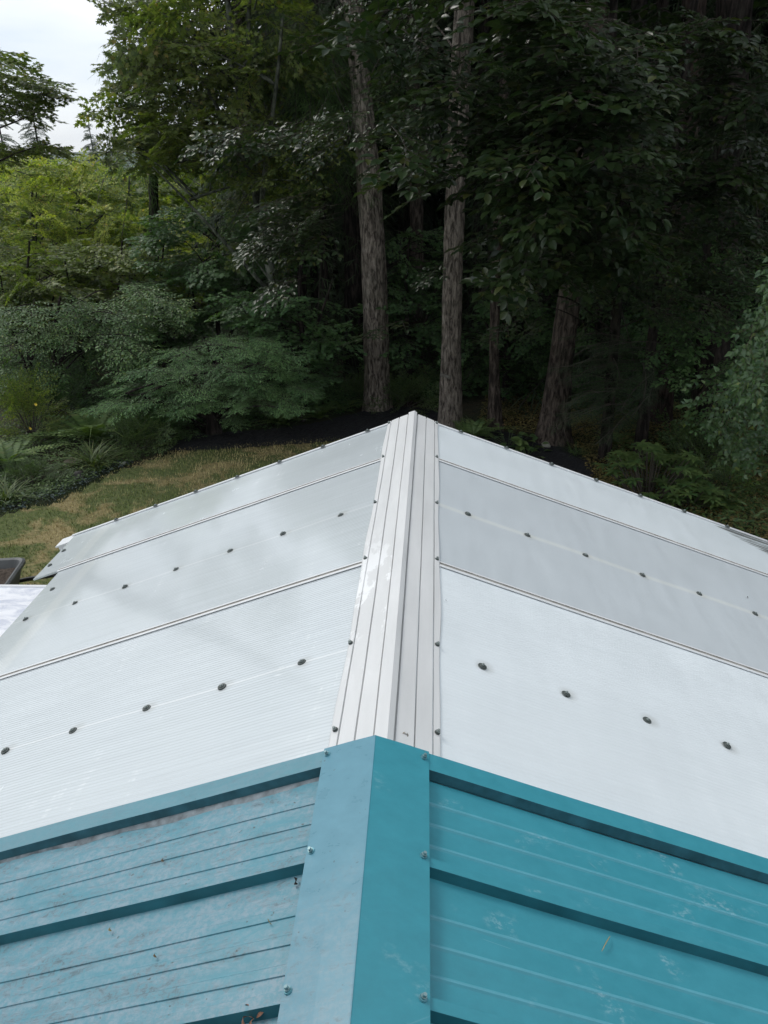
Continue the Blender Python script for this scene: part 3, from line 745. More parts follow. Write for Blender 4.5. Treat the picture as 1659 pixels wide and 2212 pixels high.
M_big = leafmat('large_ovate_leaf', (.018, .038, .016), (.040, .066, .026), (.09, .10, .035), .32, .22, spec=.5)
M_mapl = leafmat('maple_leaf', (.085, .128, .048), (.185, .225, .078), (.28, .22, .09), .45, .45, spec=.3)
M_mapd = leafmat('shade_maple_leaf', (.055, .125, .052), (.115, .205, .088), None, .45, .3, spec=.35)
M_yel = leafmat('yellow_green_leaf', (.13, .21, .055), (.46, .50, .13), (.55, .42, .12), .5, .4, spec=.3)
M_mid = leafmat('mid_green_leaf', (.09, .14, .04), (.20, .25, .07), (.30, .28, .08), .45, .4, spec=.3)
M_jap = leafmat('pale_layered_leaf', (.09, .20, .09), (.18, .31, .14), None, .45, .25, spec=.35)
M_pale = leafmat('pale_oval_leaf', (.08, .165, .07), (.17, .27, .12), (.26, .30, .1), .45, .3, spec=.3)
M_con = leafmat('conifer_needle', (.022, .044, .022), (.050, .082, .040), None, .6, .15, spec=.3)
M_cong = leafmat('green_conifer_spray', (.055, .115, .045), (.11, .19, .07), None, .55, .3, spec=.3)
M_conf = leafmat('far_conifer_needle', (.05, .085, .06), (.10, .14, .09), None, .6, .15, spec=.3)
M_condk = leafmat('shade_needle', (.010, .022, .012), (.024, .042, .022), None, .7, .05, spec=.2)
M_bir = leafmat('birch_leaf', (.045, .095, .045), (.095, .165, .070), (.20, .24, .06), .34, .25, spec=.55)
M_fern = leafmat('fern_leaf', (.08, .145, .05), (.17, .25, .085), (.25, .27, .11), .5, .3)
M_gc = leafmat('ground_cover_leaf', (.045, .095, .035), (.11, .17, .06), None, .5, .25)
M_iris = leafmat('strap_leaf', (.06, .10, .03), (.14, .18, .06), (.25, .24, .11), .45, .3)
M_rho = leafmat('rhododendron_leaf', (.05, .11, .04), (.12, .18, .06), None, .35, .15, spec=.6)
M_blue = leafmat('blue_green_leaf', (.05, .09, .08), (.11, .15, .17), None, .5, .2)

TM = {}
def tm(key, n, f):
    if key not in TM: TM[key] = [f(i) for i in range(n)]
    return TM[key]
SP = {
 'big':   lambda: tm('big', 6, lambda i: spray_t('ovate', .85, 8, 6, .108, 50, flat=.22, seed=i, tw=.004, curve=.18)),
 'bigsm': lambda: tm('bigsm', 6, lambda i: spray_t('ovate', .7, 8, 6, .080, 50, flat=.22, seed=i+9, tw=.004, curve=.2)),
 'maple': lambda: tm('maple', 6, lambda i: spray_t('maple', .9, 10, 7, .088, 50, flat=.35, seed=i+20, tw=.004, curve=.1)),
 'maplef': lambda: tm('maplef', 5, lambda i: spray_t('maple3', 1.1, 12, 8, .12, 50, flat=.5, seed=i+30, tw=.005, curve=.1)),
 'oval':  lambda: tm('oval', 6, lambda i: spray_t('oval', .8, 9, 8, .075, 48, flat=.2, seed=i+40, tw=.003, curve=.22)),
 'jap':   lambda: tm('jap', 6, lambda i: spray_t('lance', .75, 13, 12, .062, 50, flat=.18, seed=i+50, tw=.003, curve=.16)),
 'birch': lambda: tm('birch', 6, lambda i: spray_t('birch', .8, 6, 7, .085, 34, flat=.55, seed=i+60, hang=.1, ld=(0, .5), tw=.0016, curve=.12)),
 'fir':   lambda: tm('fir', 5, lambda i: frond_t(1.8, 26, i, .42, .35, .0045, 7)),
 'firc':  lambda: tm('firc', 4, lambda i: frond_t(2.2, 18, i+7, .42, .42, .014, 6)),
 'firw':  lambda: tm('firw', 4, lambda i: frond_t(1.9, 22, i+27, .5, .3, .045, 6)),
 'pine':  lambda: tm('pine', 5, lambda i: frond_t(.9, 30, i+17, .35, .1, .0028, 8)),
}
KEEP = [(705, 905, 300, 900, .04), (905, 1065, 400, 950, .04), (915, 1065, 0, 400, .12), (705, 845, 60, 210, .08), (705, 845, 210, 300, .4), (1045, 1110, 480, 930, .3), (1180, 1260, 620, 960, .2), (125, 205, -40, 300, .0)]
def zone_points(zones, per=1.0):
    P = []
    for (px, py, rx, ry, y0, y1, n) in zones:
        n = int(n*per); a = rng.uniform(0, 2*math.pi, n); q = np.sqrt(rng.uniform(0, 1, n)); yy = rng.uniform(y0, y1, n)
        for ai, qi, yi in zip(a, q, yy):
            u_, v_ = px+rx*qi*math.cos(ai), py+ry*qi*math.sin(ai)
            if any(x0 < u_ < x1 and y0_ < v_ < y1_ and random.random() > kp and yi < 13.9 for x0, x1, y0_, y1_, kp in KEEP): continue
            P.append(at(u_, v_, yi))
    return np.array(P)
def dirs(P, axis_xy, droop=.15, spread=.5, toward=0.0):
    D = P-np.array([axis_xy[0], axis_xy[1], 0]); D[:, 2] = 0; D = nrm(D)
    D += rng.normal(0, spread, D.shape)*[1, 1, .35]; D[:, 1] -= toward; D[:, 2] -= droop
    return nrm(D)
def limbs(P, D, tp, n=14, r0=.035, seed=0, sagk=.1):
    """limbs from the trunk path to the start of a sample of the sprays"""
    if len(P) == 0: return []
    idx = rng.permutation(len(P))[:n]; out = []
    tp = np.array(tp)
    for k, i in enumerate(idx):
        tgt = P[i]; c = tp.copy(); zz = tgt[2]-.35*np.linalg.norm(tgt[:2]-tp[0, :2]); zs = tp[:, 2]
        o = np.argsort(zs); s = np.array([np.interp(zz, zs[o], tp[o, j]) for j in range(3)])
        L = np.linalg.norm(tgt-s)
        if L > 2.6 and tp[0, 1] < 11.5: continue
        path = curve(s, tgt, 12, sag=sagk*L*.6, wob=.03, seed=seed*31+k)
        out.append((*tube_path(path, np.linspace(r0*min(1.3, .4+L/4), .006, 12), 6, .05, k), 0))
    return out
def tree(name, label, cat_, tpts, trad, bark, sets, leaves, group=None, limb=(12, .035), upper=None, rings=60, sides=18, rough=.06, flare=.35, extra=None, kids=None, sagk=.1):
    """sets = list of (spray key, zones, droop, spread, scale[, toward]); upper = (n, z0, z1, rmax, key, scale) canopy above the picture"""
    base = np.array(tpts[0], float); root = empty(name, base); tag(root, label, cat_, group)
    parts = [(*trunk_of(tpts, trad, sides, rings, rough, len(name)+int(abs(base[0])*7) % 50, flare), 0)]
    if extra: parts += [(*trunk_of(p_, r_, 10, 40, .04, 3+k, .0), 0) for k, (p_, r_) in enumerate(extra)]
    cr_ = []
    for st_ in sets:
        key, zones, droop, spread, scale = st_[:5]; P = zone_points(zones)
        if not len(P): continue
        D = dirs(P, base[:2], droop, spread, st_[5] if len(st_) > 5 else 0)
        ax = np.array([t for t in tpts]+([q for p_, _ in extra for q in p_] if extra else []))
        parts += limbs(P, D, tpts if not extra else ax, limb[0], limb[1], len(cr_), sagk)
        cr_.append(place_sprays(SP[key](), P-D*.4*scale, D, scale, st_[6] if len(st_) > 6 else .25, (-.5, -1, .35) if key == 'birch' else (0, 0, 1)))
    if upper:
        n, z0, z1, rm, key, sc = upper; top = np.array(tpts[-1], float); zz = rng.uniform(z0, z1, n); a = rng.uniform(0, 6.283, n)
        tt = (zz-z0)/(z1-z0); rr = rm*(1-.6*tt)*np.sqrt(rng.uniform(.03, 1, n))
        if key.startswith('fir'): rr = rr*.35
        P = np.stack([top[0]+rr*np.cos(a), top[1]+rr*np.sin(a), zz], -1); D = np.stack([np.cos(a), np.sin(a), -.15+0*a], -1)
        cr_.append(place_sprays(SP[key](), P, D, sc*(1-.4*tt)))
    V, T, M = cat(parts); o = bpy.data.objects.new('trunk', fastmesh('trunk', V-base, T, bark, smooth=True)); link(o, root)
    if cr_:
        Vs, Ts, Ms, b = [], [], [], 0
        for v, t, m in cr_: Vs.append(v); Ts.append(t+b); Ms.append(m); b += len(v)
        o = bpy.data.objects.new('crown', fastmesh('crown', np.concatenate(Vs)-base, np.concatenate(Ts), [leaves, M_twigl if leaves is M_bir else M_twig], np.concatenate(Ms))); link(o, root)
    return root
def base_at(px, py): p = atz(px, py, GZ-.05); return p
def topz(p, x, y, z): return [p[0]+x, p[1]+y, z]
def pts_at(Y, lst, ztop=None):
    out = [at(px, py, Y) for px, py in lst]; out[0] = out[0].copy()
    if ztop: d = out[-1]-out[-2]; out.append(out[-1]+d/d[2]*(ztop-out[-1][2]))
    return out

# ------------------------------------------------------------------ the big firs and cedars (trunks that can be told apart)
def fir(label, Y, px, wpx, bark, zones, key='fir', ztop=17, upper=(34, 5.5, 17, 3.6, 'firc', 1.3), leaves=None, droop=.3, scale=1.0, sides=28, name='fir_tree', cat_='fir tree', limb=(3, .018), flare=.3):
    p = pts_at(Y, px, ztop); r = [wp/2*np.linalg.norm(q-CAM)/FPX for wp, q in zip(wpx, p)]; r += [r[-1]*.45]*(len(p)-len(r))
    p[0][2] = GZ-.06
    return tree(name, label, cat_, p, r, bark, [(key, zones, droop, .5, scale)] if zones else [], leaves or M_con, None, limb, upper, 90, sides, .07, flare)
fir('thick grey brown fir trunk rising just left of the roof peak', 13.8, [(815, 888), (811, 640), (805, 500), (798, 380), (785, 250), (771, 100), (762, 0)], [52, 50, 48, 46, 38, 36, 33], M_bark, [(640, 20, 80, 70, 14, 16, 12), (640, 130, 60, 60, 14, 16, 8)])
t2 = fir('straight grey fir trunk right of the roof peak with a small board nailed on', 12.74, [(972, 928), (975, 700), (980, 500), (988, 300), (995, 100), (1003, 0)], [46, 39, 38, 37, 36, 34], M_bark, [(900, 60, 60, 60, 13, 15, 8)])
fir('slender brown trunk second to the right of the roof peak', 12.8, [(1070, 928), (1063, 800), (1070, 600), (1080, 450), (1085, 300)], [30, 20, 19, 18, 16], M_barkr, [(1100, 250, 60, 80, 13, 14.5, 8)])
fir('thick flared fir trunk leaning right beside the white stone', 12.06, [(1192, 965), (1203, 800), (1222, 690), (1245, 560), (1262, 400), (1275, 200)], [58, 50, 46, 42, 40, 38], M_barkr, [(1300, 560, 80, 90, 12, 14, 14)], flare=.6)
fir('slim dark trunk standing in the brown ground cover at right', 10.96, [(1380, 1012), (1392, 880), (1408, 700), (1430, 560), (1450, 400)], [26, 22, 18, 16, 14], M_barkd, [(1320, 820, 90, 110, 10.5, 12, 70)], key='pine', leaves=M_con, droop=.15, name='pine_tree', cat_='pine tree', scale=.9, limb=(4, .008))
fir('broad reddish cedar trunk with a side limb in the upper right', 13.2, [(1415, 960), (1440, 700), (1476, 430), (1486, 300), (1492, 200), (1500, 0)], [46, 44, 42, 42, 40, 38], M_barkr2, [(1400, 100, 100, 90, 13, 15, 12)], name='cedar_tree', cat_='cedar tree')
fir('very wide dark trunk near the upper right corner', 11.6, [(1520, 1000), (1545, 700), (1562, 450), (1575, 200), (1588, 0)], [66, 62, 60, 60, 58], M_barkd, [(1610, 300, 60, 200, 11, 13, 10)], name='cedar_tree', cat_='cedar tree')
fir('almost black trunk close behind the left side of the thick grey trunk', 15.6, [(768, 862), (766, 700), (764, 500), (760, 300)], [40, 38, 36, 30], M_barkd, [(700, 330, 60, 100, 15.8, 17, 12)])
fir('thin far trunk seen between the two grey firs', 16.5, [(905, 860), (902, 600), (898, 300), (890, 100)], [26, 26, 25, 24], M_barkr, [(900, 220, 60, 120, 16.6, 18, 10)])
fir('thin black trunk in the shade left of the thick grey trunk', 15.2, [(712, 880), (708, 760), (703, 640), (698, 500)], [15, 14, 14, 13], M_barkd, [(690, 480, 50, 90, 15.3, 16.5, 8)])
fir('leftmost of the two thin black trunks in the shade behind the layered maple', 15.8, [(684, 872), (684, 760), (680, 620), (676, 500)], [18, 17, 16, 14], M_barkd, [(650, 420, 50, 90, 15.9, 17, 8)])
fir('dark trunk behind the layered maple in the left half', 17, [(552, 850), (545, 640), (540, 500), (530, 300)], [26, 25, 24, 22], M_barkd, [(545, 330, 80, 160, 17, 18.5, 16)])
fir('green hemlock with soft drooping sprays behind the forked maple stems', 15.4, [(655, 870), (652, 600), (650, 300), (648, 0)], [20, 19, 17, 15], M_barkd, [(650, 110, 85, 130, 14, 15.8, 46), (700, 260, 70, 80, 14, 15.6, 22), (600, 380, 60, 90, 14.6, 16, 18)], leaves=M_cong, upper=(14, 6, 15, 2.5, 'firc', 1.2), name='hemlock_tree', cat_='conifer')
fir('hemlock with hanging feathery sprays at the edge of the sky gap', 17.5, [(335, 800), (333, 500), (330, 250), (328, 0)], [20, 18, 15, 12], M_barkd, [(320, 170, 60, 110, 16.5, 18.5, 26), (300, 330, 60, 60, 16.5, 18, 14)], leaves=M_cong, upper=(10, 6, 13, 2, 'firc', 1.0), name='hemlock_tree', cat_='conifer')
# nailed board
bp = at(962, 812, 12.35); bd = empty('wooden_board', bp); tag(bd, 'small weathered board nailed across the straight grey trunk', 'board')
bw = plainmat('weathered_wood', (.16, .15, .13), .85, 0, .25, 30)
mb = MB(); mb.box((0, 0, 0), (.085, .012, .024), np.array(Matrix.Rotation(.32, 3, 'Y'))); mb.build('plank', bw, bd, bevel=.003)
mb = MB(); mb.cyl((.03, -.012, -.01), (0, -1, 0), .004, .004, .006, 8); mb.build('nail_head', M_zinc, bd)

# ------------------------------------------------------------------ broadleaf trees
# large-leaved tree hanging over from the right
Y0 = 9.2
big_sets = [('big', [(1150, 120, 260, 130, 6.6, 8.6, 85), (1250, 330, 170, 150, 6.6, 8.4, 46), (1050, 300, 190, 120, 7.2, 9, 50), (960, 60, 120, 80, 7.6, 9.2, 24), (1220, 500, 180, 90, 7.6, 9.5, 30), (1500, 330, 120, 160, 8.6, 10, 26), (1560, 120, 110, 110, 8.6, 10, 22)], .18, .45, 1.0, .35),
            ('bigsm', [(640, 480, 90, 80, 9, 11, 26), (800, 300, 150, 70, 8.8, 10.6, 28), (540, 290, 90, 16, 9, 10, 12), (620, 500, 70, 30, 9, 10, 10), (880, 500, 130, 110, 9, 11.5, 36), (1120, 600, 200, 100, 9.5, 11.5, 34), (850, 700, 60, 80, 10, 11.8, 10), (760, 50, 130, 50, 9.5, 11, 12), (890, 160, 130, 120, 9, 11, 30), (600, 610, 18, 25, 10, 10.4, 3), (1500, 560, 130, 160, 8.5, 10.5, 40), (1330, 480, 100, 140, 9, 10.5, 34)], .18, .45, 1.0, .25)]
tb = at(1310, 960, 11.2)
tree('broadleaf_tree', 'large leaved tree with glossy dark leaves hanging across the upper right', 'tree',
     [[tb[0], tb[1], GZ-.05], at(1325, 760, 11.2), at(1340, 560, 10.8), at(1330, 300, 10.2), at(1310, 60, 9.6), at(1310, 60, 9.6)+[0, -.3, 3]], [.09, .075, .07, .06, .05, .03], M_barkd, big_sets, M_big,
     limb=(20, .017), upper=(150, 3.0, 8.0, 3.7, 'big', 1.5), sagk=.12)
# maple with grey stems, upper left centre
mb0 = at(615, 790, 13.6); mb0[2] = GZ-.05
tree('maple_tree', 'tall maple with grey forked stems and olive green leaves in the upper left', 'maple tree',
     [mb0, at(610, 690, 13.6), at(582, 580, 13.6), at(550, 400, 13.6), at(520, 230, 13.6), at(500, 100, 13.7), at(490, 0, 13.8), at(470, -300, 14)], [.10, .09, .08, .065, .05, .045, .04, .02], M_barkg,
     [('maple', [(370, 60, 110, 90, 12.4, 15, 62), (450, 200, 150, 110, 12.4, 15.2, 88), (350, 310, 75, 60, 12.6, 14.5, 24), (500, 330, 130, 110, 12.6, 15, 58), (590, 80, 110, 110, 13, 15.5, 54), (265, 235, 30, 14, 13, 14, 4), (265, 300, 40, 20, 13, 14, 5), (275, 30, 35, 60, 13, 14.4, 9), (580, 480, 80, 100, 14, 15.6, 24), (300, 180, 35, 60, 12.8, 14.4, 9), (640, 330, 60, 90, 12.6, 14.5, 22)], .05, .75, .9, 0, .55)],
     M_mapl, limb=(34, .03), upper=(10, 5.2, 7, 2.5, 'maplef', 1.2),
     extra=[([at(582, 580, 13.6), at(560, 470, 13.5), at(575, 330, 13.4), at(600, 180, 13.2), at(610, 40, 13)], [.055, .05, .04, .03, .02]),
            ([at(550, 400, 13.6), at(520, 330, 13.5), at(470, 230, 13.3), at(400, 120, 13)], [.05, .04, .03, .015]),
            ([at(548, 390, 13.6), at(538, 250, 13.8), at(535, 100, 14), at(540, -40, 14)], [.05, .045, .035, .03]),
            ([at(600, 650, 13.6), at(500, 540, 13.2), at(400, 430, 12.9), at(330, 360, 12.8)], [.04, .03, .02, .01])])
# tree reaching in from the left edge against the sky
p0 = at(-260, 950, 12); p0[2] = GZ-.05
tree('maple_tree', 'dark leafy branches reaching in from the left edge against the sky', 'maple tree',
     [p0, at(-230, 500, 12), at(-200, 100, 12), at(-200, -400, 12)], [.16, .14, .11, .06], M_barkd,
     [('maple', [(5, 150, 55, 45, 11, 13.4, 30), (60, 190, 55, 26, 11.4, 13, 26), (30, 232, 65, 26, 11.4, 13, 24), (10, 325, 65, 18, 11.4, 13, 22), (80, 318, 45, 10, 11.4, 12.6, 9), (-90, 250, 50, 180, 11, 13.5, 40), (-20, 500, 40, 60, 11.5, 13, 14)], .1, .35, .6)], M_mapl, limb=(18, .03), upper=(8, 7, 9, 1.5, 'maplef', 1.2))
# sun-touched yellow green trees beyond the garden
for k, (lb, Y, bx, zones) in enumerate([
    ('yellow green tree catching the light at the left edge beyond the garden', 20, 70, [(60, 400, 90, 62, 18, 22, 60), (60, 510, 100, 70, 17.5, 20, 50)]),
    ('yellow green tree catching the light below the gap of sky', 21, 170, [(170, 385, 75, 50, 20, 23, 45), (190, 490, 100, 70, 18, 22, 54)]),
    ('yellow green tree with a few orange leaves nearest the tall maple', 22, 280, [(270, 420, 80, 50, 21, 24, 44), (320, 510, 100, 60, 18, 23, 46)])]):
    b0 = at(bx, 700, Y); b0[2] = GZ-.3
    tree('birch_tree', lb, 'tree', [b0, at(bx+4, 560, Y), at(bx-3, 440, Y), at(bx, 380, Y)], [.09, .07, .05, .02], M_barkg, [('maplef', zones, .0, .6, .72, 0, .5)], M_yel, limb=(16, .03), sagk=.05)
# mid green garden-edge trees and tall shrubs on the left
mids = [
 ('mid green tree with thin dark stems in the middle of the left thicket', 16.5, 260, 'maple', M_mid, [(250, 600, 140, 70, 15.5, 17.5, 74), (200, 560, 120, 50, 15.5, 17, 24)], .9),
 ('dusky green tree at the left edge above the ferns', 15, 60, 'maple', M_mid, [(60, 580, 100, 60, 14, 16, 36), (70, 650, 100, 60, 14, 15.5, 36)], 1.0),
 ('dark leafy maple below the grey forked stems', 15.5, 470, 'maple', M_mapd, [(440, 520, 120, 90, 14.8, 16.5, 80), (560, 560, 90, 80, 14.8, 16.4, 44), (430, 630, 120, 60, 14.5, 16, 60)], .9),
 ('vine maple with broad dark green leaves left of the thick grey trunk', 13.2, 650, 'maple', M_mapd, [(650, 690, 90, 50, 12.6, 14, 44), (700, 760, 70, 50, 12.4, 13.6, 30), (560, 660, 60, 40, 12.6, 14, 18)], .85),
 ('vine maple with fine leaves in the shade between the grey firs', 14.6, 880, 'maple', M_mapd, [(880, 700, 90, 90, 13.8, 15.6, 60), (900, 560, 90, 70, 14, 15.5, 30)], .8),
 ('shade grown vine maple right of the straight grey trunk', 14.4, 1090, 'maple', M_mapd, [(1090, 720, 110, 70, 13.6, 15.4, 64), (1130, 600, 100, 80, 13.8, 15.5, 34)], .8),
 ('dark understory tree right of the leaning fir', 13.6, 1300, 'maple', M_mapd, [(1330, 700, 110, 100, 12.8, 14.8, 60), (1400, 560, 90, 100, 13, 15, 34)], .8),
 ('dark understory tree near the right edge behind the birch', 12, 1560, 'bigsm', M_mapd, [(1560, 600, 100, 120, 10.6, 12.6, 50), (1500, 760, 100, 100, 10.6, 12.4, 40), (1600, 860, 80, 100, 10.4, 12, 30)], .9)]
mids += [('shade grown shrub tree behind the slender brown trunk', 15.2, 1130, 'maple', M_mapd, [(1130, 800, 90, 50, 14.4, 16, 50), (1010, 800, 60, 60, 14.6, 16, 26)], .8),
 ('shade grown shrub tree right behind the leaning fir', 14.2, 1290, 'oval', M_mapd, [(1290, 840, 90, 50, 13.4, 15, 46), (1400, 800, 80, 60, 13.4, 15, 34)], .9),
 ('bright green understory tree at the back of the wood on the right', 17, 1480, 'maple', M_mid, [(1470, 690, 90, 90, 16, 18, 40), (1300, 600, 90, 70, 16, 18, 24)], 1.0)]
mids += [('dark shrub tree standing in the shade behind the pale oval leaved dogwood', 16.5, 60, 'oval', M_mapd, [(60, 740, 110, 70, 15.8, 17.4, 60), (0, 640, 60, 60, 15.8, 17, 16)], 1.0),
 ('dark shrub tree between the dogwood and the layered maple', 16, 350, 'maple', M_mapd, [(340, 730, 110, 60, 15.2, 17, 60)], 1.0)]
for lb, Y, bx, key, lm, zones, sc in mids:
    b0 = at(bx, 850, Y); b0[2] = GZ-.1
    tree('understory_tree', lb, 'tree', [b0, at(bx+6, 760, Y), at(bx-5, 640, Y), at(bx+4, 520, Y)], [.06, .05, .035, .015], M_barkd, [(key, zones, .05, .6, sc, .1, .3)], lm, limb=(22, .022), sagk=.15,
         extra=[([at(bx+3, 790, Y), at(bx+40, 690, Y), at(bx+70, 600, Y)], [.035, .028, .012]), ([at(bx, 800, Y), at(bx-45, 690, Y), at(bx-60, 590, Y)], [.03, .024, .012])])
# pale oval-leaved shrub left
b0 = at(110, 870, 13.4); b0[2] = GZ-.05
tree('dogwood_shrub', 'tall dogwood with arching rows of pale oval leaves at left', 'shrub', [b0, at(115, 800, 13.4), at(120, 700, 13.4), at(130, 640, 13.4)], [.06, .05, .04, .015], M_barkd,
     [('oval', [(80, 690, 100, 45, 12.4, 14, 40), (200, 700, 110, 60, 12.4, 14, 50), (310, 660, 90, 50, 12.8, 14, 36), (250, 760, 60, 40, 12.2, 13.4, 16), (60, 780, 90, 60, 12.5, 13.8, 24)], .1, .45, .9, .4)], M_pale, limb=(26, .02), sagk=.25)
# layered small maple, centre left
b0 = atz(462, 938); b0[2] = GZ-.05
Yj = b0[1]
jl = []
for (px, py, rx, ry, n) in [(520, 735, 75, 14, 20), (440, 760, 110, 14, 22), (560, 765, 70, 14, 18), (380, 795, 100, 12, 22), (520, 800, 110, 14, 26), (620, 800, 45, 12, 10), (300, 830, 80, 12, 22), (440, 835, 110, 14, 28), (570, 835, 90, 14, 22), (250, 868, 55, 10, 16), (350, 872, 90, 11, 22), (470, 872, 90, 12, 20), (590, 870, 70, 12, 14), (480, 900, 50, 8, 6), (650, 828, 30, 10, 6)]:
    jl.append((px, py, rx, ry, Yj-1.2, Yj+.9, n))
tree('japanese_maple', 'low spreading maple in flat pale green layers above the mulch bed', 'maple tree', [b0, at(462, 900, Yj), at(450, 870, Yj), at(455, 810, Yj), at(490, 750, Yj)], [.11, .09, .06, .04, .015], M_barkd,
     [('jap', jl, -.02, .3, .78, .15, .12)], M_jap, limb=(40, .03), sagk=.1, flare=.5,
     extra=[([at(460, 905, Yj), at(400, 880, Yj-.2), at(330, 862, Yj-.4), at(270, 850, Yj-.5)], [.05, .04, .025, .012]), ([at(464, 905, Yj), at(500, 870, Yj-.1), at(560, 830, Yj-.1), at(620, 805, Yj)], [.05, .04, .03, .012]),
            ([at(458, 900, Yj), at(420, 850, Yj), at(370, 810, Yj), at(330, 790, Yj)], [.045, .035, .02, .01])])
# young cedar at left, weeping bough on the left
def young_conifer(label, px, py, Y, h, rad, n, lm, name='cedar_sapling'):
    b = at(px, py, Y); b[2] = GZ-.03; z1 = h; zz = rng.uniform(GZ+.2, z1, n); t = (zz-GZ)/(z1-GZ); a = rng.uniform(0, 6.283, n)
    root = empty(name, b); tag(root, label, 'conifer')
    V, T = trunk_of([b, [b[0], b[1], z1]], [.06, .01], 10, 20, .05, 2, .1); link(bpy.data.objects.new('trunk', fastmesh('trunk', V-b, T, M_barkd, smooth=True)), root)
    D = np.stack([np.cos(a), np.sin(a), .1-.5*(1-t)], -1); P = np.stack([b[0]+0*a, b[1]+0*a, zz], -1)
    V, T, M = place_sprays(SP['pine'](), P, D, rad/.9*(1.05-t)); link(bpy.data.objects.new('crown', fastmesh('crown', V-b, T, [lm, M_twig], M)), root)
young_conifer('young dark green cedar standing in the left thicket', 175, 760, 15, at(175, 560, 15)[2], .75, 130, M_mapd)
# birch bough at right
b0 = np.array([5.3, 7.3, GZ-.05])
tree('birch_tree', 'weeping birch boughs with pointed leaves hanging in from the right edge', 'birch tree', [b0, [5.1, 7.1, 0], [4.7, 6.8, 2.2], [4.6, 6.6, 4.5]], [.12, .10, .08, .03], M_barkg,
     [('birch', [(1700, 620, 40, 70, 5.6, 6.6, 12), (1665, 730, 60, 80, 5.6, 6.8, 16), (1690, 840, 60, 80, 5.6, 6.6, 14), (1600, 820, 50, 70, 5.8, 6.8, 9), (1560, 850, 30, 25, 6, 6.8, 2), (1630, 950, 60, 30, 6, 7, 6), (1760, 800, 60, 200, 5.6, 6.6, 24)], 1.5, .5, .62, .1, .7)], M_bir, limb=(26, .012), upper=(20, 2, 4.2, 1.6, 'birch', 1.5), sagk=.5)

# ------------------------------------------------------------------ background conifers (countable), then the far wood
def conifer_data(seed, h=16, n=90, key='firc', sc=1.15, rad=.16, bare=1.0):
    r0 = np.array([0, 0, 0.]); V, T = trunk_of([[0, 0, 0], [.1, 0, h*.5], [0, .1, h]], [rad, rad*.7, .02], 12, 40, .06, seed, .2)
    zz = rng.uniform(bare, h, n)**1.0; t = zz/h; a = rng.uniform(0, 6.283, n)
    P = np.stack([0*a, 0*a, zz], -1); D = np.stack([np.cos(a), np.sin(a), -.25+.2*t], -1)
    return fastmesh('trunk', V, T, M_barkd, smooth=True), place_sprays(SP[key](), P, D, sc*(1.22-t))
protos = []
for k in range(3):
    tr_, (V, T, M) = conifer_data(k+3); protos.append((tr_, fastmesh('crown', V, T, [M_con, M_twig], M)))
spots = [(-4.3, 20.6), (-2.2, 18), (-.6, 19.4), (1.0, 17.6), (2.6, 19), (4.2, 17.2), (5.8, 18.6), (7.4, 16.8), (9.2, 18.2), (6.6, 14.6), (8.4, 13.2), (3.4, 15.2), (-1.6, 16.8), (9.4, 10.4), (7.9, 10.9)]
for i, (x, y) in enumerate(spots):
    root = empty('background_conifer', (x, y, GZ-.1)); root.rotation_euler = (0, 0, i*2.4)
    tag(root, 'dark conifer standing in the shade deep among the trees', 'conifer', 'dark conifers deep in the wood')
    sc_ = .85+.3*((i*37) % 10)/10; root.scale = (sc_, sc_, sc_)
    tr_, cr__ = protos[i % 3]; link(bpy.data.objects.new('trunk', tr_), root); link(bpy.data.objects.new('crown', cr__), root)
# paler conifers beyond the sky gap
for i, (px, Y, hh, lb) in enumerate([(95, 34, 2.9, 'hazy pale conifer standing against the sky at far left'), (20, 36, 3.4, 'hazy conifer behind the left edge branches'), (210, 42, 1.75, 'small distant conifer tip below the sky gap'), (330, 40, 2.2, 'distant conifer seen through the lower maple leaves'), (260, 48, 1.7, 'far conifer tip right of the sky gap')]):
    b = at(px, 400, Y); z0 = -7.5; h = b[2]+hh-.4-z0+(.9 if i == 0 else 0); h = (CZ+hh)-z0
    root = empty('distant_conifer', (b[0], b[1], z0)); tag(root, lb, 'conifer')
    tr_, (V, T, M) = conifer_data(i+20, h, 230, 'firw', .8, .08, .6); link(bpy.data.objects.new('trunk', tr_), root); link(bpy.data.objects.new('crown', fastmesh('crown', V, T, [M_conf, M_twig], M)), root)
# the far wood behind everything: one mass
parts = []
n = 420; a = rng.uniform(-1.0, 1.05, n); d = rng.uniform(21, 34, n); x = np.sin(a)*d; y = np.cos(a)*d
keep = (np.degrees(a) > -10.5); x, y = x[keep], y[keep]
for xi, yi in zip(x, y):
    k = 26; zz = rng.uniform(GZ, 15, k); q = rng.uniform(0, 6.283, k); P = np.stack([xi+0*q, yi+0*q, zz], -1); D = np.stack([np.cos(q), np.sin(q), -.3+0*q], -1)
    parts.append((P, D))
P = np.concatenate([p for p, _ in parts]); D = np.concatenate([q for _, q in parts])
V, T, M = place_sprays(SP['firw'](), P, D, 1.5)
o = link(bpy.data.objects.new('far_wood', fastmesh('far_wood', V, T, [M_condk, M_twig], M))); tag(o, 'dark mass of the wood behind all the nearer trunks', 'wood', kind='stuff')
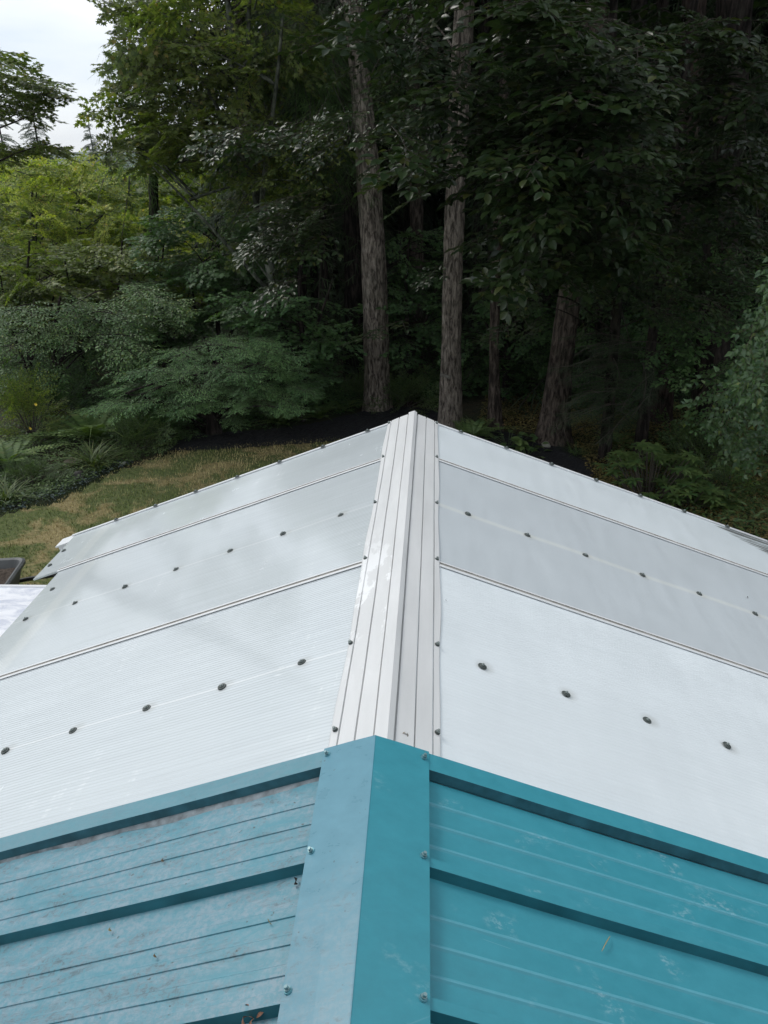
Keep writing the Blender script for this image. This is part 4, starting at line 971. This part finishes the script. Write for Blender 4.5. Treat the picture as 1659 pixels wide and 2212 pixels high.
# lower bushy land beyond the left garden
n = 900; a = rng.uniform(-.75, -.1, n); d = rng.uniform(26, 70, n); P = np.stack([np.sin(a)*d, np.cos(a)*d, 0*a], -1); P[:, 2] = hfar(P[:, 0], P[:, 1])+rng.uniform(0, 6.5, n)*np.clip(d/40, .6, 1.1)
P[:, 2] = np.minimum(P[:, 2], CZ-.02*d); q = rng.uniform(0, 6.283, n); D = np.stack([np.cos(q), np.sin(q), 0*q], -1)
V, T, M = place_sprays(SP['maplef'](), P, D, 2.4, .6)
o = link(bpy.data.objects.new('valley_wood', fastmesh('valley_wood', V, T, [M_mid, M_twig], M))); tag(o, 'soft green tree tops of the lower land beyond the garden', 'wood', kind='stuff')
# ------------------------------------------------------------------ understory: ferns, ground cover, garden plants
def fern_mesh(n=16, L=.75, seed=0):
    r = np.random.default_rng(seed); LP, LD, LN, LS = [], [], [], []; P0, P1 = [], []
    for i in range(n):
        a = i*2.4+r.uniform(-.3, .3); ln = L*r.uniform(.7, 1.1); el = r.uniform(.6, 1.2); out = np.array([math.cos(a), math.sin(a), 0]); side = np.array([-math.sin(a), math.cos(a), 0])
        def pos(t): return out*ln*(t*math.cos(el)+.45*t*t)+np.array([0, 0, ln*(t*math.sin(el)-.62*t*t*math.sin(el))])
        m = 20
        for k in range(m):
            t = (k+1)/m; p = pos(t); tg = nrm(pos(t+.02)-pos(t-.02)); w_ = .13*L*math.sin(min(1, t*1.15+.12)*math.pi)**.7+.008
            if k < m-1: P0.append(pos(t)); P1.append(pos(t+1/m))
            nn = np.cross(tg, side)*-1
            for sgn in (-1, 1):
                LP.append(p); LD.append(side*sgn+tg*.35+np.array([0, 0, -.15])); LN.append(nn+r.normal(0, .15, 3)); LS.append([w_*1.2+.02, w_, w_])
    fr = frames(np.array(LD), np.array(LN)); lv, lt = bake(LEAF['lance'], np.array(LP), fr, np.array(LS)); tv, tt = tube_arr(np.array(P0), np.array(P1), .003, .003)
    V, T, M = cat([(lv, lt, 0), (tv, tt, 0)]); return V, T
fm = [fastmesh('fern', *fern_mesh(18, .8, s), M_fern) for s in range(3)]
ferns = [(215, 955, 1.6, 'large sword fern arching beside the strap leaved clump'), (18, 1005, 1.25, 'sword fern at the left edge of the garden bed'), (130, 945, .7, 'small fern between the two large ferns on the left'), (318, 935, .8, 'dark fern in the shade left of the layered maple'), (1022, 946, .9, 'bright fern at the foot of the straight grey trunk'),
         (690, 905, .8, 'fern on the bank left of the thick grey trunk'), (740, 890, .7, 'fern touching the foot of the thick grey trunk'), (610, 918, .7, 'fern under the right side of the layered maple'), (1440, 1010, .75, 'fern behind the rhododendron at right'), (1600, 1010, .8, 'fern under the weeping birch boughs'), (1330, 960, .6, 'small fern behind the brown ground cover'), (905, 872, .7, 'fern patch between the two grey trunks'), (1540, 1100, .7, 'low fern by the far right end of the roof')]
for i, (px, py, sc, lb) in enumerate(ferns):
    o = link(bpy.data.objects.new('fern', fm[i % 3])); p = atz(px, py); o.location = p; o.scale = (sc,)*3; o.rotation_euler = (0, 0, i*1.3); tag(o, lb, 'fern', 'sword ferns in the beds')
def clump(name, lb, cat_, px, py, n, L, wd, mt, leaf='strap', el=(.7, 1.4), spread=.05, group=None, droopk=.5):
    p = atz(px, py); r = rng; a = r.uniform(0, 6.283, n); e = r.uniform(*el, n); ln = L*r.uniform(.6, 1.1, n); segs = 6
    V = []; T = []
    for i in range(n):
        out = np.array([math.cos(a[i]), math.sin(a[i]), 0]); sd_ = np.array([-math.sin(a[i]), math.cos(a[i]), 0]); b = len(V); o0 = r.normal(0, spread, 3)*[1, 1, 0]
        for k in range(segs+1):
            t = k/segs; c = o0+out*ln[i]*(t*math.cos(e[i])+droopk*t*t)+np.array([0, 0, ln[i]*(t*math.sin(e[i])-droopk*.8*t*t)]); w_ = wd*(1-t**2)+.001
            V += [c-sd_*w_, c+sd_*w_]
        for k in range(segs): T += [(b+2*k, b+2*k+1, b+2*k+3), (b+2*k, b+2*k+3, b+2*k+2)]
    o = link(bpy.data.objects.new(name, fastmesh(name, np.array(V), np.array(T), mt))); o.location = p; tag(o, lb, cat_, group)
clump('strap_leaf_plant', 'clump of long arching strap leaves beside the garden edge', 'plant', 205, 1012, 90, .62, .011, M_iris)
clump('strap_leaf_plant', 'yellow green strap leaved clump at the far left edge', 'plant', 15, 1085, 80, .5, .010, M_iris)
clump('ornamental_grass', 'feathery tuft at the foot of the leaning fir by the mulch', 'plant', 1240, 985, 60, .3, .006, M_gc)
def shrub(name, lb, cat_, px, py, key, lm, r_, h, n, sc, group=None):
    b = atz(px, py); q = rng.uniform(0, 6.283, n); e = rng.uniform(.1, 1.5, n); D = np.stack([np.cos(q)*np.cos(e), np.sin(q)*np.cos(e), np.sin(e)], -1)
    P = D*[r_, r_, h]*rng.uniform(.2, 1, (n, 1)); P[:, 2] += .03; root = empty(name, b); tag(root, lb, cat_, group)
    V, T, M = place_sprays(SP[key](), P*.7, D, sc, .5); link(bpy.data.objects.new('foliage', fastmesh('foliage', V, T, [lm, M_twig], M)), root)
    k = min(14, n); tv, tt = tube_arr(np.zeros((k, 3)), P[:k]*.8, .012, .005, 5); link(bpy.data.objects.new('stem', fastmesh('stem', tv, tt, M_twig)), root)
    return root
shrub('low_shrub', 'low feathery shrub in front of the left ferns', 'shrub', 75, 1045, 'jap', M_gc, .55, .25, 50, .35)
shrub('low_shrub', 'small leafy shrub right of the strap leaved clump', 'shrub', 300, 975, 'oval', M_gc, .5, .45, 60, .5)
shrub('low_shrub', 'dark shrub on the far side of the large fern', 'shrub', 130, 900, 'oval', M_mapd, .8, .6, 60, .55)
shrub('flowering_shrub', 'upright shrub with yellow blossoms at the left edge', 'shrub', 70, 950, 'oval', M_mid, .5, 1.1, 60, .6)
shrub('low_shrub', 'shaded bush beside the mulch under the layered maple', 'shrub', 370, 940, 'oval', M_mapd, .5, .5, 50, .55)
shrub('low_shrub', 'dark bushy growth behind the ridge of the roof', 'shrub', 880, 880, 'oval', M_gc, .8, .5, 80, .55)
shrub('low_shrub', 'low growth at the back of the mulch bed', 'shrub', 770, 872, 'oval', M_gc, .6, .35, 50, .5)
shrub('low_shrub', 'thin leafy bush at the right edge under the birch', 'shrub', 1500, 1020, 'bigsm', M_gc, .9, .7, 50, .6)
shrub('low_shrub', 'leafy bush against the roof edge under the birch', 'shrub', 1560, 1075, 'bigsm', M_gc, .6, .5, 34, .5)
# yellow blossoms belong to the flowering shrub
ym = plainmat('yellow_blossom', (.75, .55, .05), .5, 0, .1, 20)
fs = [o for o in bpy.data.objects if o.name == 'flowering_shrub'][0]
for px, py in ((78, 873), (66, 925)):
    q = np.array(at(px, py, fs.location[1]-.45))-np.array(fs.location); k = 7; a = np.arange(k)*.9; D = np.stack([np.cos(a), -.6+0*a, np.sin(a)], -1)
    v, t = bake(LEAF['oval'], np.tile(q, (k, 1)), frames(D, np.tile([0, -1., .3], (k, 1))), np.full(k, .032)); link(bpy.data.objects.new('blossom', fastmesh('blossom', v, t, ym)), fs)
# rhododendron whorls
def rhodo(lb, px, py, n, r_, h):
    b = atz(px, py); root = empty('rhododendron', b); tag(root, lb, 'shrub'); LP, LD, LN, LS = [], [], [], []; ends = []
    for i in range(n):
        a = rng.uniform(0, 6.283); rr = r_*math.sqrt(rng.uniform(0, 1)); c = np.array([rr*math.cos(a), rr*math.sin(a), h*(1-.5*(rr/r_)**2)*rng.uniform(.55, 1.1)]); ends.append(c)
        k = 8
        for j in range(k):
            q = j*2*math.pi/k+rng.uniform(-.2, .2); LP.append(c); LD.append([math.cos(q), math.sin(q), rng.uniform(-.1, .35)]); LN.append([0, 0, 1]); LS.append([.17, .15*rng.uniform(.8, 1.15), .15])
    v, t = bake(LEAF['lance'], np.array(LP), frames(np.array(LD), np.array(LN, float)), np.array(LS)); link(bpy.data.objects.new('foliage', fastmesh('foliage', v, t, M_rho)), root)
    tv, tt = tube_arr(np.array(ends)*[.2, .2, 0], np.array(ends), .012, .006, 5); link(bpy.data.objects.new('stem', fastmesh('stem', tv, tt, M_twig)), root)
rhodo('rhododendron with whorls of long leaves just beyond the right roof edge', 1400, 1085, 60, .75, .75)
rhodo('smaller rhododendron nearer the corner of the roof at right', 1480, 1100, 26, .5, .45)
# broad leaved plant in the mulch
def broad(lb, px, py, n, sc, mt, r_=.25):
    b = atz(px, py); a = rng.uniform(0, 6.283, n); rr = r_*np.sqrt(rng.uniform(0, 1, n)); P = np.stack([rr*np.cos(a), rr*np.sin(a), rng.uniform(.05, .28, n)], -1)
    D = np.stack([np.cos(a), np.sin(a), rng.uniform(-.2, .3, n)], -1); v, t = bake(LEAF['ovate'], P, frames(D, np.tile([0, 0, 1.], (n, 1))+rng.normal(0, .25, (n, 3))), sc*rng.uniform(.7, 1.2, n))
    tv, tt = tube_arr(P*[.2, .2, 0], P, .004, .003); V, T, M = cat([(v, t, 0), (tv, tt, 0)])
    o = link(bpy.data.objects.new('leafy_plant', fastmesh('leafy_plant', V, T, mt))); o.location = b; tag(o, lb, 'plant')
broad('broad leaved plant in the black mulch right of the roof peak', 1098, 968, 34, .16, M_rho, .34)
broad('second broad leaved plant in the mulch nearer the white stone', 1140, 985, 22, .15, M_rho, .25)
# ground cover: leaves scattered in the beds
def cover(name, lb, poly, n, sc, mt, leaf='oval', zr=(.02, .14)):
    poly = np.array(poly); lo, hi = poly.min(0), poly.max(0); P = rng.uniform(lo, hi, (n*3, 2)); P = P[inpoly(P, poly)][:n]; k = len(P)
    z = GZ+rng.uniform(*zr, k)*(1+.8*snoise(P[:, 0], P[:, 1], 4, 2.5)); a = rng.uniform(0, 6.283, k); D = np.stack([np.cos(a), np.sin(a), rng.uniform(-.3, .5, k)], -1)
    v, t = bake(LEAF[leaf], np.stack([P[:, 0], P[:, 1], z], -1), frames(D, np.tile([0, 0, 1.], (k, 1))+rng.normal(0, .4, (k, 3))), sc*rng.uniform(.6, 1.3, k))
    o = link(bpy.data.objects.new(name, fastmesh(name, v, t, mt))); tag(o, lb, 'ground cover', kind='stuff')
bed = smooth_poly([gp(0, 1108), gp(110, 1084), gp(240, 1018), gp(365, 974), gp(400, 950), gp(380, 915), gp(200, 905), gp(-60, 940), gp(-150, 1050), gp(-100, 1110)])
cover('bed_ground_cover', 'low leafy ground cover along the edge of the left bed', bed, 11000, .055, M_gc)
edge = smooth_poly([gp(0, 1112), gp(110, 1086), gp(200, 1040), gp(290, 1000), gp(260, 1000), gp(180, 1022), gp(90, 1062), gp(0, 1085)])
cover('edging_plants', 'blue green edging plants where bed meets lawn', edge, 700, .04, M_blue, zr=(.01, .06))
bank = [gp(480, 930), gp(700, 905), gp(800, 880), gp(880, 872), gp(960, 880), gp(980, 835), gp(700, 838), gp(420, 880), gp(420, 925)]
cover('bank_ground_cover', 'low growth on the shaded bank behind the mulch', bank, 16000, .06, M_mapd, zr=(.02, .3))
M_brown = leafmat('brown_ground_cover_leaf', (.13, .125, .045), (.26, .20, .08), (.34, .20, .1), .6, .2)
rb = [gp(1030, 920), gp(1150, 940), gp(1250, 975), gp(1280, 1040), (3.2, 8.6), (5.2, 7.6), (7.5, 10), (6, 14), (1.2, 15)]
cover('brown_ground_cover', 'brownish green ground cover under the trees on the right', rb, 42000, .045, M_brown, zr=(.01, .09))
lp2 = [gp(1290, 970), gp(1300, 1040), (3.6, 8.4), (5.4, 7.4), (7.5, 10), (5.5, 12.4)]
cover('fern_ground_cover', 'dark green low ferns and seedlings under the right hand trees', lp2, 5000, .09, M_gc, leaf='lance', zr=(.05, .22))
# stones
def stone(lb, px, py, r_, c, flat=.6, seed=0):
    import bmesh
    bm = bmesh.new(); bmesh.ops.create_icosphere(bm, subdivisions=3, radius=r_); rr = random.Random(seed); ph = [rr.uniform(0, 6) for _ in range(6)]
    for v in bm.verts:
        n_ = v.co.normalized(); k = 1+.16*math.sin(n_.x*3+ph[0])+.12*math.sin(n_.y*5+ph[1])+.1*math.sin(n_.z*6+ph[2])+.05*math.sin(n_.x*11+n_.y*9+ph[3]); v.co = n_*r_*k; v.co.z *= flat
    me = bpy.data.meshes.new('stone'); bm.to_mesh(me); bm.free(); me.materials.append(plainmat('stone', c, .85, 0, .3, 18, .01)); me.polygons.foreach_set('use_smooth', [True]*len(me.polygons))
    o = link(bpy.data.objects.new('stone', me)); o.location = Vector(atz(px, py))+Vector((0, 0, r_*flat*.6)); tag(o, lb, 'stone')
stone('pale stone lying at the foot of the leaning fir', 1178, 970, .085, (.36, .35, .30), .8, 1)
stone('small white stone at the garden edge left of the mulch', 264, 1003, .05, (.5, .5, .47), .6, 2)
stone('brown flat stone between the fern and the strap leaved clump', 160, 1000, .13, (.16, .13, .10), .3, 5)
stone('dark weathered stone in the left bed near the lawn', 172, 1035, .09, (.07, .065, .06), .8, 3)
# ------------------------------------------------------------------ wheelbarrow and low white panel at the left
wb = empty('wheelbarrow', (0, 0, 0)); tag(wb, 'grey plastic wheelbarrow loaded with soil on the lawn at left', 'wheelbarrow')
Mtray = plainmat('grey_plastic', (.10, .105, .105), .5, 0, .15, 9); Mhandle = plainmat('dark_steel_handle', (.03, .032, .033), .45, .4, .1, 9)
Msoil, n_, b_ = mat('loose_soil'); f_ = noise(n_, coords(n_), 30, 6, .75); n_.links.new(ramp(n_, f_, [(.35, (.06, .045, .035)), (.65, (.16, .125, .10))]), b_.inputs['Base Color']); b_.inputs['Roughness'].default_value = 1; bump(n_, b_, f_, 1, .03)
# local frame: x toward the handles, y away from camera; origin on ground under the tray's handle end
wb.location = Vector(atz(40, 1372)); wb.rotation_euler = (0, 0, R(9))
mb = MB()
TZ0, TZ1 = .30, .58; prof = []
def rr_loop(x0, x1, y0, y1, z, rad, n=5):
    o_ = []
    for cx_, cy_, a0 in ((x1-rad, y1-rad, 0), (x0+rad, y1-rad, 90), (x0+rad, y0+rad, 180), (x1-rad, y0+rad, 270)):
        for k in range(n): a = R(a0+90*k/(n-1)); o_.append((cx_+rad*math.cos(a), cy_+rad*math.sin(a), z))
    return o_
loops = [rr_loop(-.82, .03, -.10, .56, TZ1, .09), rr_loop(-.80, .01, -.08, .54, TZ1+.012, .085), rr_loop(-.78, -.015, -.055, .515, TZ1, .075), rr_loop(-.62, -.09, .03, .43, TZ0+.02, .06)]
lo2 = [rr_loop(-.82, .03, -.10, .56, TZ1, .09), rr_loop(-.82, .03, -.10, .56, TZ1-.03, .09), rr_loop(-.79, 0, -.07, .53, TZ1-.035, .08), rr_loop(-.64, -.07, .01, .45, TZ0, .06)]
for Ls in (loops, lo2[::-1]):
    n = len(Ls[0]); V = [p for l in Ls for p in l]; F = [(k*n+i, k*n+(i+1) % n, (k+1)*n+(i+1) % n, (k+1)*n+i) for k in range(len(Ls)-1) for i in range(n)]; mb.add(V, F)
mb.add(loops[-1], [tuple(range(n))]); mb.add(lo2[-1], [tuple(range(n-1, -1, -1))])
mb.build('tray', Mtray, wb, smooth=False)
xs = np.linspace(-.76, -.04, 34); ysx = np.linspace(-.04, .50, 26); X, Y_ = np.meshgrid(xs, ysx); ex = np.minimum(np.minimum(X+.78, -.02-X), np.minimum(Y_+.06, .52-Y_))
Z = TZ1-.085+.055*np.clip(ex/.2, 0, 1)+.012*snoise(X, Y_, 3, 14)+rng.uniform(-.008, .008, X.shape); i = np.arange(X.size).reshape(X.shape)
link(bpy.data.objects.new('soil', fastmesh('soil', np.stack([X, Y_, Z], -1).reshape(-1, 3), np.stack([i[:-1, :-1], i[:-1, 1:], i[1:, 1:], i[1:, :-1]], -1).reshape(-1, 4), Msoil, smooth=True)), wb)
def pipe(name, pts, r_, mt, par):
    V, T = tube_path(np.array(pts, float), [r_]*len(pts), 10, 0); return link(bpy.data.objects.new(name, fastmesh(name, V, T, mt, smooth=True)), par)
for yy_ in (-.03, .49):
    pipe('handle', [(-.9, yy_*.3+.16, .2), (-.5, yy_*.9+.02, TZ0-.01), (0, yy_, .36), (.35, yy_, .40), (.62, yy_, .43)], .023, Mhandle, wb)
    pipe('grip', [(.5, yy_, .417), (.64, yy_, .433)], .022, Mhandle, wb)
    pipe('leg', [(-.25, yy_, .33), (-.2, yy_, .02), (-.1, yy_, .01), (.0, yy_, .30)], .014, Mhandle, wb)
mb = MB(); mb.cyl((-.98, .19, .19), (0, 1, 0), .19, .19, .09, 24); mb.build('wheel', M_washer, wb, smooth=False)
# low white sheet-topped bench beside the greenhouse
Mp, n_, b_ = mat('chalky_white_sheet'); f_ = noise(n_, coords(n_, (1, 2, 1)), 4.5, 6, .7, .5); n_.links.new(ramp(n_, f_, [(.38, (.60, .63, .72)), (.55, (.88, .89, .93))]), b_.inputs['Base Color']); b_.inputs['Roughness'].default_value = .5
ZB = -1.75; a1 = atz(0, 1265, ZB); a2 = atz(100, 1266, ZB)
bn = empty('garden_bench_table', (a1[0], a1[1], GZ)); tag(bn, 'low table topped with a scuffed white sheet beside the greenhouse eave', 'table'); bn.rotation_euler = (0, 0, math.atan2(a2[1]-a1[1], a2[0]-a1[0]))
mb = MB(); mb.box((-.1, -.9, ZB-GZ-.012), (.75, .9, .012)); mb.build('table_top', Mp, bn, bevel=.004)
mb = MB(); mb.box((-.1, -.012, ZB-GZ+.004), (.75, .014, .006)); mb.box((-.1, -.012, ZB-GZ-.04), (.75, .01, .03)); mb.build('edge_trim', M_whitetrim, bn)
for x_ in (-.8, .6):
    for y_ in (-.06, -1.74): mb = MB(); mb.box((x_, y_, (ZB-GZ-.026)/2), (.025, .025, (ZB-GZ-.026)/2)); mb.build('leg', M_whitetrim, bn)

# ------------------------------------------------------------------ bits lying on the roofs
def on_roof(px, py, teal=False, off=-.034):
    """point on the roof surface under a pixel"""
    d = fw*FPX+cr*(px-829.5)-cu*(py-1106)
    o = np.array([-.0165, 1.5, .068+off]) if teal else np.array([0., 0, 0]); a_, b_ = (TA, TB) if teal else (SA, SB)
    for sgn, sl_ in ((1, a_), (-1, b_)):
        n = np.array([sgn*math.sin(sl_), 0, math.cos(sl_)]); t = ((o-CAM)@n)/(d@n); p = CAM+d*t
        if (p[0]-o[0])*sgn > 0: return p, n
Mdry = plainmat('dry_leaf', (.20, .15, .09), .8, 0, .3, 60); Mdk = plainmat('dark_fleck', (.03, .028, .025), .9, 0, .3, 60); Mstraw = plainmat('dry_needle', (.30, .25, .12), .8, 0, .2, 60); Mred = plainmat('red_brown_husk', (.33, .17, .11), .8, 0, .3, 50)
def curl(name, lb, px, py, L, wd, mt, teal=False, rot=0, k=1, dz=.002, turn=2.5):
    L *= .75; wd *= .65; p, n = on_roof(px, py, teal, -.003 if dz > .03 else -.034); V = []; T = []; m = 12
    for j in range(k):
        a0 = rot+j*1.9; q = a0; c = np.array([0, 0, 0.]); b = len(V)
        for i in range(m+1):
            t = i/m; q = a0+turn*(t-.5); c = c+np.array([math.cos(q), math.sin(q), 0])*L/m; w_ = wd*math.sin(math.pi*min(1, t*.9+.07))+.0004
            s_ = np.array([-math.sin(q), math.cos(q), 0])*w_; z_ = np.array([0, 0, .004*math.sin(t*3.1)*(1+j)])
            V += [c-s_+z_, c+s_+z_*1.6+[0, 0, w_*.6]]
        for i in range(m): T += [(b+2*i, b+2*i+1, b+2*i+3), (b+2*i, b+2*i+3, b+2*i+2)]
    o = link(bpy.data.objects.new(name, fastmesh(name, np.array(V), np.array(T), mt))); o.location = Vector(p+n*dz); o.rotation_euler = Vector(n).to_track_quat('Z', 'Y').to_euler()
    tag(o, lb, {'dry_leaf': 'leaf', 'pine_needle': 'needle', 'seed_husk': 'husk', 'twig_bit': 'twig'}[name])
curl('dry_leaf', 'curled dry leaf on the white ridge cap near the teal peak', 876, 1600, .032, .003, Mdry, rot=1.2, dz=.014, turn=3.2)
curl('seed_husk', 'reddish brown seed husk at the bottom edge on the left teal roof', 553, 2200, .05, .006, Mred, True, .5, 4, .004)
curl('pine_needle', 'long pale pine needle on the right teal panel', 1318, 2022, .075, .0009, Mstraw, True, 2.55, 1, .004, .15)
curl('pine_needle', 'short pine needle across the mid left teal panel', 580, 1985, .03, .0009, Mstraw, True, .6, 1, .004, .4)
curl('twig_bit', 'dark fleck on the right half of the grey white panel', 1614, 1294, .022, .003, Mdk, rot=-.2, dz=.004, turn=.3)
curl('twig_bit', 'tiny twig on the upper right of the near white panel', 965, 1303, .016, .0012, Mdk, rot=1.0, dz=.004, turn=.5)
curl('seed_husk', 'small brown husk beside the middle screw of the left cap edge', 640, 1910, .014, .004, Mdk, True, 1, 2, .004)
curl('dry_leaf', 'small greenish bud on the upper left teal panel', 357, 1859, .016, .0035, Mdry, True, .3, 1, .006)
curl('dry_leaf', 'pale bud on a bead of the lower left teal panel', 245, 2007, .018, .004, Mstraw, True, .3, 1, .006)
curl('dry_leaf', 'greenish bud in the middle of the lower left teal panel', 342, 2063, .018, .0035, Mdry, True, .3, 1, .006)

# waist-high growth filling the floor of the wood
n = 620; P = np.stack([rng.uniform(-13, 10, n), rng.uniform(13.2, 22, n), np.full(n, GZ)], -1)
P = P[~((P[:, 0] > .6) & (P[:, 0] < 6.5) & (P[:, 1] < 15.5))]; P[:, 2] += rng.uniform(.05, .75, len(P)); q = rng.uniform(0, 6.283, len(P)); D = np.stack([np.cos(q), np.sin(q), .1+0*q], -1)
V, T, M = place_sprays(SP['oval'](), P, D, 1.0, .35)
o = link(bpy.data.objects.new('undergrowth', fastmesh('undergrowth', V, T, [M_mapd, M_twig], M))); tag(o, 'waist high green undergrowth on the floor of the wood', 'undergrowth', kind='stuff')

# ------------------------------------------------------------------ air
hm = bpy.data.materials.new('haze'); hm.use_nodes = True; hn = hm.node_tree; hn.nodes.clear()
ho = hn.nodes.new('ShaderNodeOutputMaterial'); hv = hn.nodes.new('ShaderNodeVolumePrincipled'); hv.inputs['Color'].default_value = (.93, .96, 1, 1); hv.inputs['Density'].default_value = .0002
hn.links.new(hv.outputs[0], ho.inputs['Volume'])
mb = MB(); mb.box((0, 0, 22), (2600, 2600, 45)); ho_ = mb.build('haze', hm); tag(ho_, kind='stuff')
